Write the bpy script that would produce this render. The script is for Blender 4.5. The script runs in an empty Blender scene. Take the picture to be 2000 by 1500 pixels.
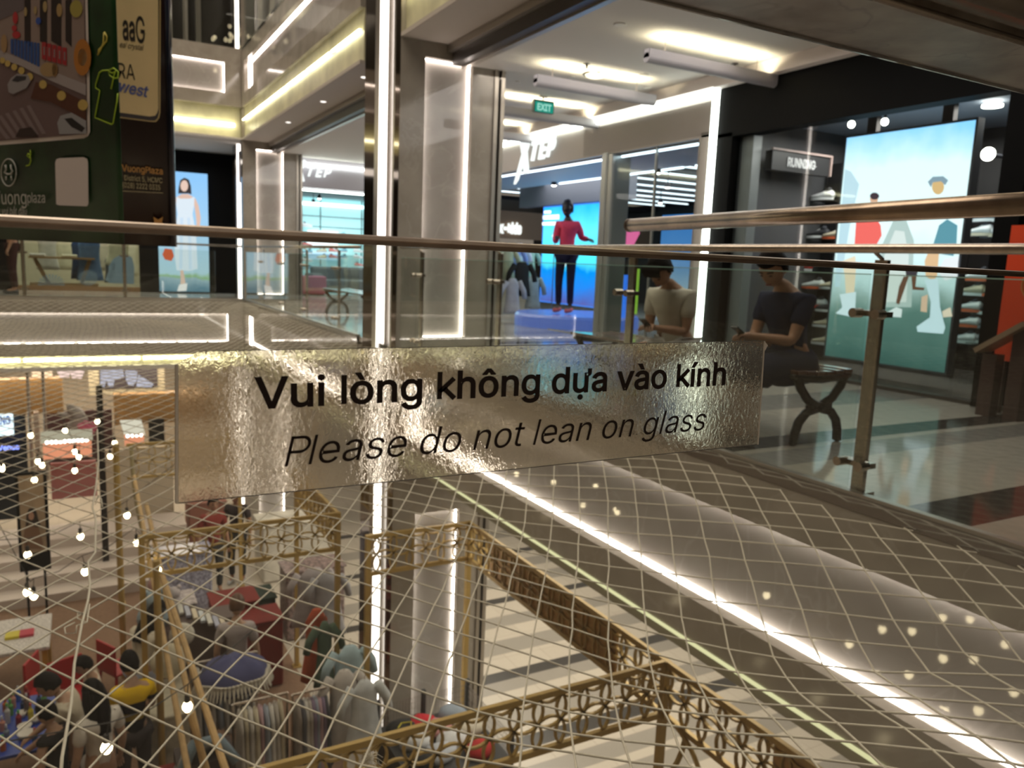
import bpy, bmesh, math, random, os, re
from mathutils import Vector, Matrix
R = math.radians
PI = math.pi
random.seed(7)
SC = bpy.context.scene
COL = SC.collection
W = Vector

# ------------------------------------------------------------------ camera
CAMZ = 0.95
YAW, PITCH, ROLL, FPX = R(28.95), R(-8.72), R(2.33), 1530.0
_f = W((math.sin(YAW)*math.cos(PITCH), math.cos(YAW)*math.cos(PITCH), math.sin(PITCH)))
_r = W((math.cos(YAW), -math.sin(YAW), 0))
_u = _r.cross(_f)
RIGHT = _r*math.cos(ROLL) + _u*math.sin(ROLL)
UP = -_r*math.sin(ROLL) + _u*math.cos(ROLL)
FWD = _f
cd = bpy.data.cameras.new('camera')
cam = bpy.data.objects.new('camera', cd)
COL.objects.link(cam)
cam.matrix_world = Matrix(((RIGHT.x, UP.x, -FWD.x, 0), (RIGHT.y, UP.y, -FWD.y, 0), (RIGHT.z, UP.z, -FWD.z, CAMZ), (0, 0, 0, 1)))
cd.sensor_width = 36
cd.lens = FPX/2000*36
cd.clip_start = 0.02
cd.clip_end = 200
cd.dof.use_dof = True
cd.dof.focus_distance = 0.85
cd.dof.aperture_fstop = 10.0
SC.camera = cam

def at(px, py, ax, v):
    """point of the plane x|y|z = v seen at photo position (px, py)"""
    d = FWD + RIGHT*((px-1000)/FPX) - UP*((py-750)/FPX)
    i = 'xyz'.index(ax)
    o = W((0, 0, CAMZ))
    return o + d*((v-o[i])/d[i])

# ------------------------------------------------------------------ world, exposure
wd = bpy.data.worlds.new('world')
SC.world = wd
wd.use_nodes = True
wd.node_tree.nodes['Background'].inputs[0].default_value = (1.0, 0.86, 0.70, 1)
wd.node_tree.nodes['Background'].inputs[1].default_value = 0.16
SC.view_settings.view_transform = 'Standard'
SC.view_settings.look = 'None'
SC.view_settings.exposure = 0.3
SC.view_settings.gamma = 1.0
SC.cycles.max_bounces = 10
SC.cycles.transparent_max_bounces = 24
SC.cycles.transmission_bounces = 10
SC.cycles.glossy_bounces = 4
SC.cycles.diffuse_bounces = 3
SC.cycles.sample_clamp_indirect = 6.0
SC.cycles.caustics_reflective = False
SC.cycles.caustics_refractive = False
SC.cycles.use_denoising = True

def area(name, loc, size, power, col=(1, .88, .74), rot=(0, 0, 0), size_y=None):
    l = bpy.data.lights.new(name, 'AREA')
    l.energy = power
    l.color = col
    l.size = size
    if size_y:
        l.shape = 'RECTANGLE'
        l.size_y = size_y
    o = bpy.data.objects.new(name, l)
    o.location = loc
    o.rotation_euler = rot
    COL.objects.link(o)
    return o
# ceiling lighting of the upper corridor, the shops, the atrium above and the ground floor
area('corridor_ceiling_light', (4.6, 5.0, 2.93), 1.6, 45, (1, .93, .86), size_y=6)
area('corridor_ceiling_light', (4.6, 13.0, 2.93), 1.6, 60, (1, .93, .86), size_y=6)
area('back_corridor_light', (0.5, 18.0, 2.9), 4.5, 45, (1, .93, .86), size_y=1.4)
area('shop_light', (8.8, 11.0, 2.5), 3.5, 120, (.95, .97, 1), size_y=5)
area('shop_light', (6.2, 19.5, 2.3), 2.5, 110, (.8, .97, 1), size_y=2.5)
area('shop_light', (7.2, 4.9, 2.45), .8, 45, (1, .95, .9), size_y=2.0)
area('shop_light', (0.2, 20.3, 2.6), 2.5, 80, (1, .93, .8), size_y=1.6)
area('atrium_light', (-1.0, 8.0, 9.5), 6.0, 700, (1, .87, .72), size_y=12)
area('ground_floor_light', (6.0, 9.0, -1.3), 3.0, 330, (1, .9, .78), size_y=10)
area('ground_floor_light', (0.0, 19.0, -1.5), 5.0, 230, (1, .84, .68), size_y=3)
area('near_corridor_light', (0.5, -2.2, 2.8), 3.0, 30, (1, .88, .74), size_y=2)

# ------------------------------------------------------------------ materials
MATS = {}
def mat(key, col=(.5, .5, .5), rough=.5, metal=0., emit=None, es=1., noise=0., nscale=8., bump=0., bscale=60., spec=.5, trans=0., ior=1.45, coat=0.):
    if key in MATS: return MATS[key]
    m = bpy.data.materials.new(key)
    m.use_nodes = True
    nt = m.node_tree
    b = nt.nodes['Principled BSDF']
    b.inputs['Base Color'].default_value = (*col, 1)
    b.inputs['Roughness'].default_value = rough
    b.inputs['Metallic'].default_value = metal
    b.inputs['Specular IOR Level'].default_value = spec
    b.inputs['Transmission Weight'].default_value = trans
    b.inputs['IOR'].default_value = ior
    b.inputs['Coat Weight'].default_value = coat
    if emit:
        b.inputs['Emission Color'].default_value = (*emit, 1)
        b.inputs['Emission Strength'].default_value = es
    if noise > 0:
        tc = nt.nodes.new('ShaderNodeTexCoord')
        n = nt.nodes.new('ShaderNodeTexNoise')
        n.inputs['Scale'].default_value = nscale
        n.inputs['Detail'].default_value = 5
        r = nt.nodes.new('ShaderNodeValToRGB')
        r.color_ramp.elements[0].position = .3
        r.color_ramp.elements[1].position = .7
        r.color_ramp.elements[0].color = (*[c*(1-noise) for c in col], 1)
        r.color_ramp.elements[1].color = (*[min(1, c*(1+noise)) for c in col], 1)
        nt.links.new(tc.outputs['Object'], n.inputs['Vector'])
        nt.links.new(n.outputs['Fac'], r.inputs['Fac'])
        nt.links.new(r.outputs['Color'], b.inputs['Base Color'])
    if bump > 0:
        tc = nt.nodes.new('ShaderNodeTexCoord')
        n = nt.nodes.new('ShaderNodeTexNoise')
        n.inputs['Scale'].default_value = bscale
        bp = nt.nodes.new('ShaderNodeBump')
        bp.inputs['Strength'].default_value = bump
        bp.inputs['Distance'].default_value = .01
        nt.links.new(tc.outputs['Object'], n.inputs['Vector'])
        nt.links.new(n.outputs['Fac'], bp.inputs['Height'])
        nt.links.new(bp.outputs['Normal'], b.inputs['Normal'])
    MATS[key] = m
    return m

def emis(key, col, s):
    if key in MATS: return MATS[key]
    m = bpy.data.materials.new(key)
    m.use_nodes = True
    nt = m.node_tree
    nt.nodes.clear()
    e = nt.nodes.new('ShaderNodeEmission')
    e.inputs[0].default_value = (*col, 1)
    e.inputs[1].default_value = s
    o = nt.nodes.new('ShaderNodeOutputMaterial')
    nt.links.new(e.outputs[0], o.inputs[0])
    MATS[key] = m
    return m

def marble(key, c1, c2, vein, rough=.2, scale=1.3):
    m = mat(key, c1, rough)
    nt = m.node_tree
    b = nt.nodes['Principled BSDF']
    tc = nt.nodes.new('ShaderNodeTexCoord')
    n1 = nt.nodes.new('ShaderNodeTexNoise'); n1.inputs['Scale'].default_value = scale*3; n1.inputs['Detail'].default_value = 8
    r1 = nt.nodes.new('ShaderNodeValToRGB')
    r1.color_ramp.elements[0].color = (*c1, 1); r1.color_ramp.elements[1].color = (*c2, 1)
    r1.color_ramp.elements[0].position = .35; r1.color_ramp.elements[1].position = .65
    n2 = nt.nodes.new('ShaderNodeTexNoise'); n2.inputs['Scale'].default_value = scale; n2.inputs['Detail'].default_value = 4; n2.inputs['Distortion'].default_value = 1.2
    r2 = nt.nodes.new('ShaderNodeValToRGB')
    e = r2.color_ramp.elements
    e[0].position = .485; e[0].color = (0, 0, 0, 1); e[1].position = .5; e[1].color = (1, 1, 1, 1)
    x = r2.color_ramp.elements.new(.515); x.color = (0, 0, 0, 1)
    mx = nt.nodes.new('ShaderNodeMix'); mx.data_type = 'RGBA'
    ml = nt.nodes.new('ShaderNodeMath'); ml.operation = 'MULTIPLY'; ml.inputs[1].default_value = .45
    L = nt.links.new
    L(tc.outputs['Object'], n1.inputs['Vector']); L(tc.outputs['Object'], n2.inputs['Vector'])
    L(n1.outputs['Fac'], r1.inputs['Fac']); L(n2.outputs['Fac'], r2.inputs['Fac'])
    L(r2.outputs['Color'], ml.inputs[0]); L(ml.outputs[0], mx.inputs['Factor'])
    L(r1.outputs['Color'], mx.inputs['A']); mx.inputs['B'].default_value = (*vein, 1)
    L(mx.outputs['Result'], b.inputs['Base Color'])
    return m

def glass(key, tint=(.93, .97, .94), refl=1.0, rough=0.0):
    """thin architectural glass: tinted transparency and a Fresnel reflection"""
    if key in MATS: return MATS[key]
    m = bpy.data.materials.new(key)
    m.use_nodes = True
    nt = m.node_tree
    nt.nodes.clear()
    t = nt.nodes.new('ShaderNodeBsdfTransparent'); t.inputs[0].default_value = (*tint, 1)
    g = nt.nodes.new('ShaderNodeBsdfGlossy'); g.inputs['Roughness'].default_value = rough
    g.inputs[0].default_value = (refl, refl, refl, 1)
    ge = nt.nodes.new('ShaderNodeNewGeometry')
    dt = nt.nodes.new('ShaderNodeVectorMath'); dt.operation = 'DOT_PRODUCT'
    ab = nt.nodes.new('ShaderNodeMath'); ab.operation = 'ABSOLUTE'
    om = nt.nodes.new('ShaderNodeMath'); om.operation = 'SUBTRACT'; om.inputs[0].default_value = 1; om.use_clamp = True
    pw = nt.nodes.new('ShaderNodeMath'); pw.operation = 'POWER'; pw.inputs[1].default_value = 5
    ma = nt.nodes.new('ShaderNodeMath'); ma.operation = 'MULTIPLY_ADD'; ma.inputs[1].default_value = .96; ma.inputs[2].default_value = .04
    mx = nt.nodes.new('ShaderNodeMixShader')
    o = nt.nodes.new('ShaderNodeOutputMaterial')
    L = nt.links.new
    L(ge.outputs['Incoming'], dt.inputs[0]); L(ge.outputs['Normal'], dt.inputs[1]); L(dt.outputs['Value'], ab.inputs[0])
    L(ab.outputs[0], om.inputs[1]); L(om.outputs[0], pw.inputs[0]); L(pw.outputs[0], ma.inputs[0])
    L(ma.outputs[0], mx.inputs[0]); L(t.outputs[0], mx.inputs[1]); L(g.outputs[0], mx.inputs[2]); L(mx.outputs[0], o.inputs[0])
    MATS[key] = m
    return m

def stripes(key, base, mid, dark, darks, mids, xr=None, rough=.12, tile=(.6, .6)):
    """polished tile floor with cross bands: darks and mids are lists of (y0, y1)"""
    m = mat(key, base, rough)
    nt = m.node_tree
    b = nt.nodes['Principled BSDF']
    g = nt.nodes.new('ShaderNodeNewGeometry')
    s = nt.nodes.new('ShaderNodeSeparateXYZ')
    L = nt.links.new
    L(g.outputs['Position'], s.inputs[0])
    def band(lst):
        acc = None
        for y0, y1 in lst:
            a = nt.nodes.new('ShaderNodeMath'); a.operation = 'COMPARE'
            a.inputs[1].default_value = (y0+y1)/2; a.inputs[2].default_value = (y1-y0)/2
            L(s.outputs['Y'], a.inputs[0])
            if acc is None: acc = a
            else:
                p = nt.nodes.new('ShaderNodeMath'); p.operation = 'MAXIMUM'
                L(acc.outputs[0], p.inputs[0]); L(a.outputs[0], p.inputs[1]); acc = p
        if xr:
            a = nt.nodes.new('ShaderNodeMath'); a.operation = 'COMPARE'
            a.inputs[1].default_value = (xr[0]+xr[1])/2; a.inputs[2].default_value = (xr[1]-xr[0])/2
            L(s.outputs['X'], a.inputs[0])
            p = nt.nodes.new('ShaderNodeMath'); p.operation = 'MULTIPLY'
            L(acc.outputs[0], p.inputs[0]); L(a.outputs[0], p.inputs[1]); acc = p
        return acc
    br = nt.nodes.new('ShaderNodeTexBrick')
    br.offset = 0
    br.inputs['Scale'].default_value = 1
    br.inputs['Brick Width'].default_value = tile[0]; br.inputs['Row Height'].default_value = tile[1]
    br.inputs['Mortar Size'].default_value = .003
    br.inputs['Color1'].default_value = (*base, 1)
    br.inputs['Color2'].default_value = (*[c*.93 for c in base], 1)
    br.inputs['Mortar'].default_value = (*[c*.6 for c in base], 1)
    L(g.outputs['Position'], br.inputs['Vector'])
    m1 = nt.nodes.new('ShaderNodeMix'); m1.data_type = 'RGBA'
    m2 = nt.nodes.new('ShaderNodeMix'); m2.data_type = 'RGBA'
    L(band(mids).outputs[0], m1.inputs['Factor']); L(br.outputs['Color'], m1.inputs['A']); m1.inputs['B'].default_value = (*mid, 1)
    L(band(darks).outputs[0], m2.inputs['Factor']); L(m1.outputs['Result'], m2.inputs['A']); m2.inputs['B'].default_value = (*dark, 1)
    L(m2.outputs['Result'], b.inputs['Base Color'])
    return m

# ------------------------------------------------------------------ mesh helpers
OFF = {}
class MB:
    def __init__(s): s.v = []; s.f = []; s.mi = []; s.cur = 0
    def add(s, vs, fs):
        b = len(s.v); s.v += [tuple(p) for p in vs]
        s.f += [tuple(i+b for i in f) for f in fs]; s.mi += [s.cur]*len(fs); return s
    def box(s, x0, x1, y0, y1, z0, z1):
        return s.add([(x0, y0, z0), (x1, y0, z0), (x1, y1, z0), (x0, y1, z0), (x0, y0, z1), (x1, y0, z1), (x1, y1, z1), (x0, y1, z1)],
                     [(0, 3, 2, 1), (4, 5, 6, 7), (0, 1, 5, 4), (1, 2, 6, 5), (2, 3, 7, 6), (3, 0, 4, 7)])
    def beam(s, p, q, w, h, up=(0, 0, 1)):
        p, q = W(p), W(q); d = (q-p).normalized(); a = d.cross(W(up))
        if a.length < 1e-4: a = d.cross(W((0, 1, 0)))
        a.normalize(); c = a.cross(d)
        vs = [b + a*(i*w/2) + c*(j*h/2) for b in (p, q) for i, j in ((-1, -1), (1, -1), (1, 1), (-1, 1))]
        return s.add(vs, [(0, 1, 2, 3), (7, 6, 5, 4), (0, 4, 5, 1), (1, 5, 6, 2), (2, 6, 7, 3), (3, 7, 4, 0)])
    def tube(s, pts, r, n=8, caps=True, closed=False):
        pts = [W(p) for p in pts]; k = len(pts)
        rs = r if isinstance(r, (list, tuple)) else [r]*k
        prev = None; vs = []
        for i, p in enumerate(pts):
            if closed: d = pts[(i+1) % k]-pts[i-1]
            else: d = pts[min(i+1, k-1)]-pts[max(i-1, 0)]
            if d.length < 1e-9: d = W((0, 0, 1))
            d.normalize()
            if prev is None:
                a = d.cross(W((0, 0, 1)))
                if a.length < .05: a = d.cross(W((0, 1, 0)))
            else:
                a = prev - d*prev.dot(d)
            a.normalize(); prev = a; c = d.cross(a)
            for j in range(n):
                t = 2*PI*j/n; vs.append(p + (a*math.cos(t)+c*math.sin(t))*rs[i])
        fs = []
        for i in range(k if closed else k-1):
            i2 = (i+1) % k
            for j in range(n):
                j2 = (j+1) % n
                fs.append((i*n+j, i*n+j2, i2*n+j2, i2*n+j))
        if caps and not closed:
            fs.append(tuple(range(n-1, -1, -1))); fs.append(tuple((k-1)*n+j for j in range(n)))
        return s.add(vs, fs)
    def poly(s, pts, ext):
        """flat polygon pts extruded by ext"""
        pts = [W(p) for p in pts]; e = W(ext); n = len(pts)
        return s.add(pts+[p+e for p in pts], [tuple(range(n-1, -1, -1)), tuple(range(n, 2*n))]+[(i, (i+1) % n, n+(i+1) % n, n+i) for i in range(n)])
    def lathe(s, prof, c=(0, 0, 0), n=16, sx=1, sy=1):
        c = W(c); vs = []; k = len(prof)
        for r, z in prof:
            for j in range(n):
                t = 2*PI*j/n; vs.append((c.x+r*math.cos(t)*sx, c.y+r*math.sin(t)*sy, c.z+z))
        fs = [(i*n+j, i*n+(j+1) % n, (i+1)*n+(j+1) % n, (i+1)*n+j) for i in range(k-1) for j in range(n)]
        fs.append(tuple(range(n-1, -1, -1))); fs.append(tuple((k-1)*n+j for j in range(n)))
        return s.add(vs, fs)
    def ball(s, c, r, nu=12, nv=8, fn=None):
        c = W(c); r = W(r) if hasattr(r, '__len__') else W((r, r, r)); vs = []; fs = []
        for i in range(nv+1):
            ph = PI*i/nv
            for j in range(nu):
                th = 2*PI*j/nu
                q = W((math.sin(ph)*math.cos(th), math.sin(ph)*math.sin(th), math.cos(ph)))
                k = fn(q) if fn else 1
                vs.append((c.x+r.x*q.x*k, c.y+r.y*q.y*k, c.z+r.z*q.z*k))
        for i in range(nv):
            for j in range(nu):
                fs.append((i*nu+j, (i+1)*nu+j, (i+1)*nu+(j+1) % nu, i*nu+(j+1) % nu))
        return s.add(vs, fs)
    def build(s, name, m, parent=None, smooth=False, bevel=0., xf=None):
        me = bpy.data.meshes.new(name)
        off = OFF.get(parent.name, W((0, 0, 0))) if parent else W((0, 0, 0))
        vs = [W(v) for v in s.v]
        if xf is not None: vs = [xf @ v for v in vs]
        me.from_pydata([v-off for v in vs], [], s.f)
        for mm in (m if isinstance(m, (list, tuple)) else [m]): me.materials.append(mm)
        for p, i in zip(me.polygons, s.mi):
            p.material_index = i; p.use_smooth = smooth
        me.validate(clean_customdata=False)
        bm = bmesh.new(); bm.from_mesh(me)
        bmesh.ops.remove_doubles(bm, verts=bm.verts, dist=1e-6)
        bmesh.ops.recalc_face_normals(bm, faces=bm.faces)
        bm.to_mesh(me); bm.free()
        o = bpy.data.objects.new(name, me); COL.objects.link(o)
        if parent: o.parent = parent
        OFF[o.name] = off
        if bevel > 0:
            bv = o.modifiers.new('bevel', 'BEVEL'); bv.width = bevel; bv.segments = 2; bv.limit_method = 'ANGLE'
        return o

def tag(o, label=None, cat=None, group=None, kind=None):
    if label: o['label'] = label
    if cat: o['category'] = cat
    if group: o['group'] = group
    if kind: o['kind'] = kind
    return o
def thing(name, loc, label, cat, group=None, kind=None):
    o = bpy.data.objects.new(name, None); COL.objects.link(o)
    o.location = loc; o.empty_display_size = .1
    OFF[o.name] = W(loc)
    return tag(o, label, cat, group, kind)
def struct(o, label=None):
    o['kind'] = 'structure'
    if label: o['label'] = label
    return o
def copy_tree(o, parent=None):
    c = o.copy(); COL.objects.link(c)
    if parent: c.parent = parent
    OFF[c.name] = OFF.get(o.name, W((0, 0, 0)))
    for ch in list(o.children): copy_tree(ch, c)
    return c

_font = {}
def get_font():
    if 'f' not in _font:
        f = None
        try:
            p = os.path.join(bpy.utils.system_resource('DATAFILES', path='fonts'), 'Inter.woff2')
            if os.path.exists(p): f = bpy.data.fonts.load(p)
        except Exception:
            f = None
        _font['f'] = f
    return _font['f']
def _txt(s, bold, shear, space):
    c = bpy.data.curves.new('txt', 'FONT'); c.body = s; c.size = 1; c.offset = min(0, bold); c.bevel_depth = max(0, bold); c.bevel_resolution = 0
    c.space_character = space; c.extrude = .5; c.resolution_u = 4
    f = get_font()
    if f: c.font = f
    o = bpy.data.objects.new('txt', c); COL.objects.link(o)
    dg = bpy.context.evaluated_depsgraph_get()
    me = bpy.data.meshes.new_from_object(o.evaluated_get(dg))
    V_ = [v.co.copy() for v in me.vertices]; F_ = [tuple(p.vertices) for p in me.polygons]
    bpy.data.objects.remove(o); bpy.data.curves.remove(c); bpy.data.meshes.remove(me)
    return V_, F_
def _adv(s, space):
    if s == '': return 0.
    m = lambda q: max(v.x for v in _txt(q, 0, 0, space)[0])
    return m('l'+s+'l') - m('ll')
def text(name, s, m, parent, origin, ex, ey, width=None, height=None, bold=0., shear=0., bevel=0., depth=.001, space=1.):
    """letters as a mesh: origin = left end of baseline, ex = reading direction, ey = up"""
    mb = MB(); x = 0.
    parts = re.split('([klP])', s)
    w = .027+bold
    def st(p, q, ww):
        p, q = W((*p, -.5)), W((*q, -.5)); d = (q-p).normalized(); n = W((-d.y, d.x, 0))*ww
        mb.poly([p-n, q-n, q+n, p+n], (0, 0, 1))
    for i, seg in enumerate(parts):
        if i % 2:                               # k and l are drawn from plain strokes
            X = x+.053+.027
            st((X, 0), (X, .509), w)
            if seg == 'P':
                yt, ym, r = .509-w, .235+w*.0, (.509-w-.235)/2
                xb = X+.165
                st((X, yt), (xb, yt), w); st((X, ym), (xb, ym), w)
                arc = [(xb+r*math.sin(PI*q/10), (yt+ym)/2+r*math.cos(PI*q/10)) for q in range(11)]
                for p_, q_ in zip(arc[:-1], arc[1:]):
                    st(p_, (q_[0]+(q_[0]-p_[0])*.15, q_[1]+(q_[1]-p_[1])*.15), w)
            if seg == 'k':
                st((X, .135), (x+.335, .381), w*1.02); st((X+.075, .20), (x+.350, 0), w*1.06)
            x += {'k': .36, 'l': .155, 'P': .375}[seg]*space
        elif seg:
            if seg.strip():
                V_, F_ = _txt(seg, bold, 0, space); mb.add([v+W((x, 0, 0)) for v in V_], F_)
            if i < len(parts)-1: x += _adv(seg, space)
    V_ = [W((v[0]+v[1]*shear, v[1], v[2])) for v in mb.v]
    x0, x1 = min(v.x for v in V_), max(v.x for v in V_)
    sy = (height or 1)/.509
    sx = (width/(x1-x0)) if width else sy
    ex, ey = W(ex).normalized(), W(ey).normalized(); ez = ex.cross(ey)
    b = MB(); b.add([W(origin) + ex*((v.x-x0)*sx) + ey*(v.y*sy) + ez*(v.z*depth) for v in V_], mb.f)
    me = bpy.data.meshes.new(name); off = OFF.get(parent.name, W((0, 0, 0))) if parent else W((0, 0, 0))
    me.from_pydata([W(v)-off for v in b.v], [], b.f); me.materials.append(m)
    o = bpy.data.objects.new(name, me); COL.objects.link(o)
    if parent: o.parent = parent
    OFF[o.name] = off
    return o

M = {}
M['stone'] = marble('grey_marble', (.33, .295, .25), (.39, .35, .30), (.45, .41, .36), .10)
M['stone_back'] = marble('panel_marble', (.33, .30, .275), (.37, .345, .315), (.46, .43, .39), .03)
M['stone_back'].node_tree.nodes['Principled BSDF'].inputs['Specular IOR Level'].default_value = 1.0
M['bronze'] = mat('bronze_mirror', (.12, .085, .055), .06, .9)
M['led'] = emis('warm_led', (1, .88, .80), 13.0)
M['polished'] = mat('polished_edge', (.55, .55, .55), .06, 1.)
M['led_soft'] = emis('column_led', (1, .88, .80), 3.2)
M['led_white'] = emis('white_led', (.92, 1, .90), 7.0)
M['led_yellow'] = emis('yellow_led', (1, .94, .62), 7.0)
M['lip_glow'] = emis('pale_yellow_lip', (.86, .82, .46), .8)
M['cove'] = mat('onyx_cove', (.60, .57, .38), .35, noise=.2, nscale=3)
M['white'] = mat('white_paint', (.62, .58, .54), .7)
M['ceil'] = mat('ceiling_paint', (.66, .62, .58), .8)
M['soffit'] = mat('soffit_paint', (.50, .45, .40), .8)
M['trim'] = mat('metal_trim', (.45, .41, .36), .35, .8)
M['darktrim'] = mat('dark_trim', (.06, .05, .045), .4, .3)
M['steel'] = mat('brushed_steel', (.50, .43, .36), .25, 1., noise=.12, nscale=40)
M['black'] = mat('black_panel', (.006, .006, .006), .6, spec=.06)
M['glass'] = glass('balustrade_glass', (.94, .965, .945))
M['shopglass'] = glass('shop_glass', (.93, .96, .95), .45)
M['edge'] = mat('glass_edge', (.35, .55, .48), .1, 0, spec=.8)
# ------------------------------------------------------------------ the setting
F = 4.89                      # storey height
XE, YB, XS = 2.93, 16.8, 6.05  # edge of right gallery, edge of back gallery, shop fronts
FLOOR_UP = stripes('gallery_floor', (.50, .46, .41), (.27, .26, .25), (.045, .04, .038),
    [(0.96, 1.3), (1.72, 2.0), (3.02, 3.24), (5.5, 5.75), (8.2, 8.45), (10.9, 11.1), (13.4, 13.6)],
    [(1.3, 1.5), (2.7, 2.95), (3.9, 4.4), (4.9, 5.2), (6.4, 6.9), (7.4, 7.7), (9.3, 9.7), (11.8, 12.3), (14.4, 15)], rough=.09)
FLOOR_LO = stripes('ground_floor_tiles', (.50, .44, .36), (.29, .26, .22), (.06, .055, .05),
    [(5.2, 5.38), (7.5, 7.75), (9.02, 9.25), (11.3, 11.5), (13.3, 13.5), (15.4, 15.6)],
    [(4.3, 4.75), (5.38, 5.75), (6.4, 6.75), (6.9, 7.2), (7.95, 8.3), (8.75, 9.02), (9.7, 10.1), (10.5, 10.85), (11.9, 12.3), (12.6, 13.0), (14.2, 14.6)], xr=(3, 8.1), rough=.25)
b = MB(); b.box(XE+.02, 14, -3, 30, -.06, 0)
struct(b.build('floor', FLOOR_UP), 'polished striped tile floor of the right gallery')
b = MB(); b.box(-9, XE+.02, YB+.02, 30, -.06, 0)
struct(b.build('floor', FLOOR_UP), 'tile floor of the gallery across the atrium')
b = MB(); b.box(-7, XE+.02, -4, .5, -.06, 0)
struct(b.build('floor', FLOOR_UP), 'tile floor behind the near glass balustrade')
b = MB(); b.box(-12, 16, -6, 34, -F-.1, -F)
struct(b.build('floor', FLOOR_LO), 'striped tile floor of the ground storey')
b = MB(); b.box(-4.5, 1.5, 13.0, 17.0, -F, -F+.012); b.box(-4.5, 2.5, 4.5, 13.0, -F, -F+.012)
struct(b.build('floor', mat('brown_carpet', (.22, .13, .08), .9, noise=.15, nscale=30)), 'brown carpet in the middle of the ground storey')

def opening_x(mb, x, y0, y1, z0, z1, holes, d=.12):
    """front layer of a wall in plane x (outer face at x, thickness d to +x) with rectangular holes (y0,y1,z0,z1) sorted along y"""
    y = y0
    for h in holes:
        mb.box(x, x+d, y, h[0], z0, z1)
        mb.box(x, x+d, h[0], h[1], z0, h[2]); mb.box(x, x+d, h[0], h[1], h[3], z1)
        y = h[1]
    mb.box(x, x+d, y, y1, z0, z1)
def opening_y(mb, y, x0, x1, z0, z1, holes, d=.12):
    x = x0
    for h in holes:
        mb.box(x, h[0], y, y+d, z0, z1)
        mb.box(h[0], h[1], y, y+d, z0, h[2]); mb.box(h[0], h[1], y, y+d, h[3], z1)
        x = h[1]
    mb.box(x, x1, y, y+d, z0, z1)
def leds(mb, axis, p, a0, a1, z0, z1, d=.12, sides='lrtb', t=.004, lip=.035):
    """light strips on the inner walls of a recess"""
    e = .012 if t < .01 else .012
    e = max(.012, d-lip)
    def bx(A0, A1, Z0, Z1):
        if axis == 'x': mb.box(p+e, p+d-.004, A0, A1, Z0, Z1)
        else: mb.box(A0, A1, p+e, p+d-.004, Z0, Z1)
    if 'l' in sides: bx(a0, a0+t, z0+.01, z1-.01)
    if 'r' in sides: bx(a1-t, a1, z0+.01, z1-.01)
    if 'b' in sides: bx(a0+.01, a1-.01, z0, z0+t)
    if 't' in sides: bx(a0+.01, a1-.01, z1-t, z1)

def column(name, y0, label):
    t = thing(name, (3.56, y0+.66, -F), label, None); t['kind'] = 'structure'
    x1, y1 = 4.10, y0+1.14
    core = MB(); core.box(XE+.12, x1, y0+.12, y1, -F, 9)
    core.build('core', M['stone_back'], t)
    fr = MB()
    for k in (-1, 0, 1):
        z = k*F
        opening_y(fr, y0, XE, 4.0, z, z+F, [(3.2, 3.745, z+.12, z+3.02)])
    fr.build('marble_cladding', M['stone'], t)
    sd = MB()
    sd.box(XE, XE+.12, y0+.12, y0+.2, -F, 9); sd.box(XE, XE+.12, y0+.65, y0+.79, -F, 9)
    sd.build('side_trim', M['trim'], t)
    mr = MB(); mr.box(XE, XE+.12, y0+.79, y1, -F, 9); mr.box(XE-.003, XE, y0+.0, y0+.14, -F, 9)
    mr.build('bronze_mirror', M['bronze'], t)
    l = MB(); l.box(XE+.004, XE+.092, y0+.635, y0+.648, -F+.1, 9)
    l.build('side_light', M['led_soft'], t)
    l = MB()
    for k in (-1, 0, 1): leds(l, 'y', y0, 3.2, 3.745, k*F+.12, k*F+3.02)
    l.build('panel_light', M['led'], t)
    g = MB(); g.box(4.0, 4.045, y0-.02, y0+.1, -F, 9); g.box(4.075, 4.12, y0-.03, y0+.12, -F, 9)
    g.build('shutter_guide', M['trim'], t)
    g = MB(); g.box(4.045, 4.075, y0+.03, y0+.1, -F, 9); g.build('guide_slot', M['darktrim'], t)
    return t
column('column_1', 7.9, 'grey marble column with a tall framed light panel, in the middle')
column('column_2', 16.8, 'farther grey marble column at the corner of the galleries')

def gallery_edge_x(name, y0, y1, k, holes, label):
    """marble fascia of the right gallery at storey k between y0 and y1"""
    z = k*F
    t = thing(name, (XE, (y0+y1)/2, z), label, None, kind='structure')
    b = MB(); opening_x(b, XE, y0, y1, z-1.1, z-.002, [(h[0], h[1], z-.86, z-.29) for h in holes]); b.build('marble_fascia', M['stone'] if k == 0 else M['stone'], t)
    b = MB(); b.box(XE+.12, XE+.16, y0, y1, z-1.1, z-.06); b.build('fascia_backing', M['stone_back'], t)
    b = MB(); b.box(XE-.004, XE+.05, y0, y1, z-.055, z+.004); b.build('edge_trim', M['polished'], t)
    b = MB()
    for h in holes: leds(b, 'x', XE, h[0], h[1], z-.86, z-.29, sides='lrtb')
    b.build('panel_light', M['led'], t)
    return t
gallery_edge_x('wall_right_fascia', -3, 7.9, 0, [(-2.5, 7.6)], 'marble edge of the right gallery with a long glowing recess, near part')
gallery_edge_x('wall_right_fascia', 9.24, YB, 0, [(9.6, 16.68)], 'marble edge of the right gallery with glowing recess, far part')
gallery_edge_x('wall_right_fascia', 9.24, YB, 1, [(9.5, 16.5)], 'marble edge of the storey above, far part')
gallery_edge_x('wall_right_fascia', -3, 7.9, 1, [(-2.5, 7.5)], 'marble edge of the storey above, near part')
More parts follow.
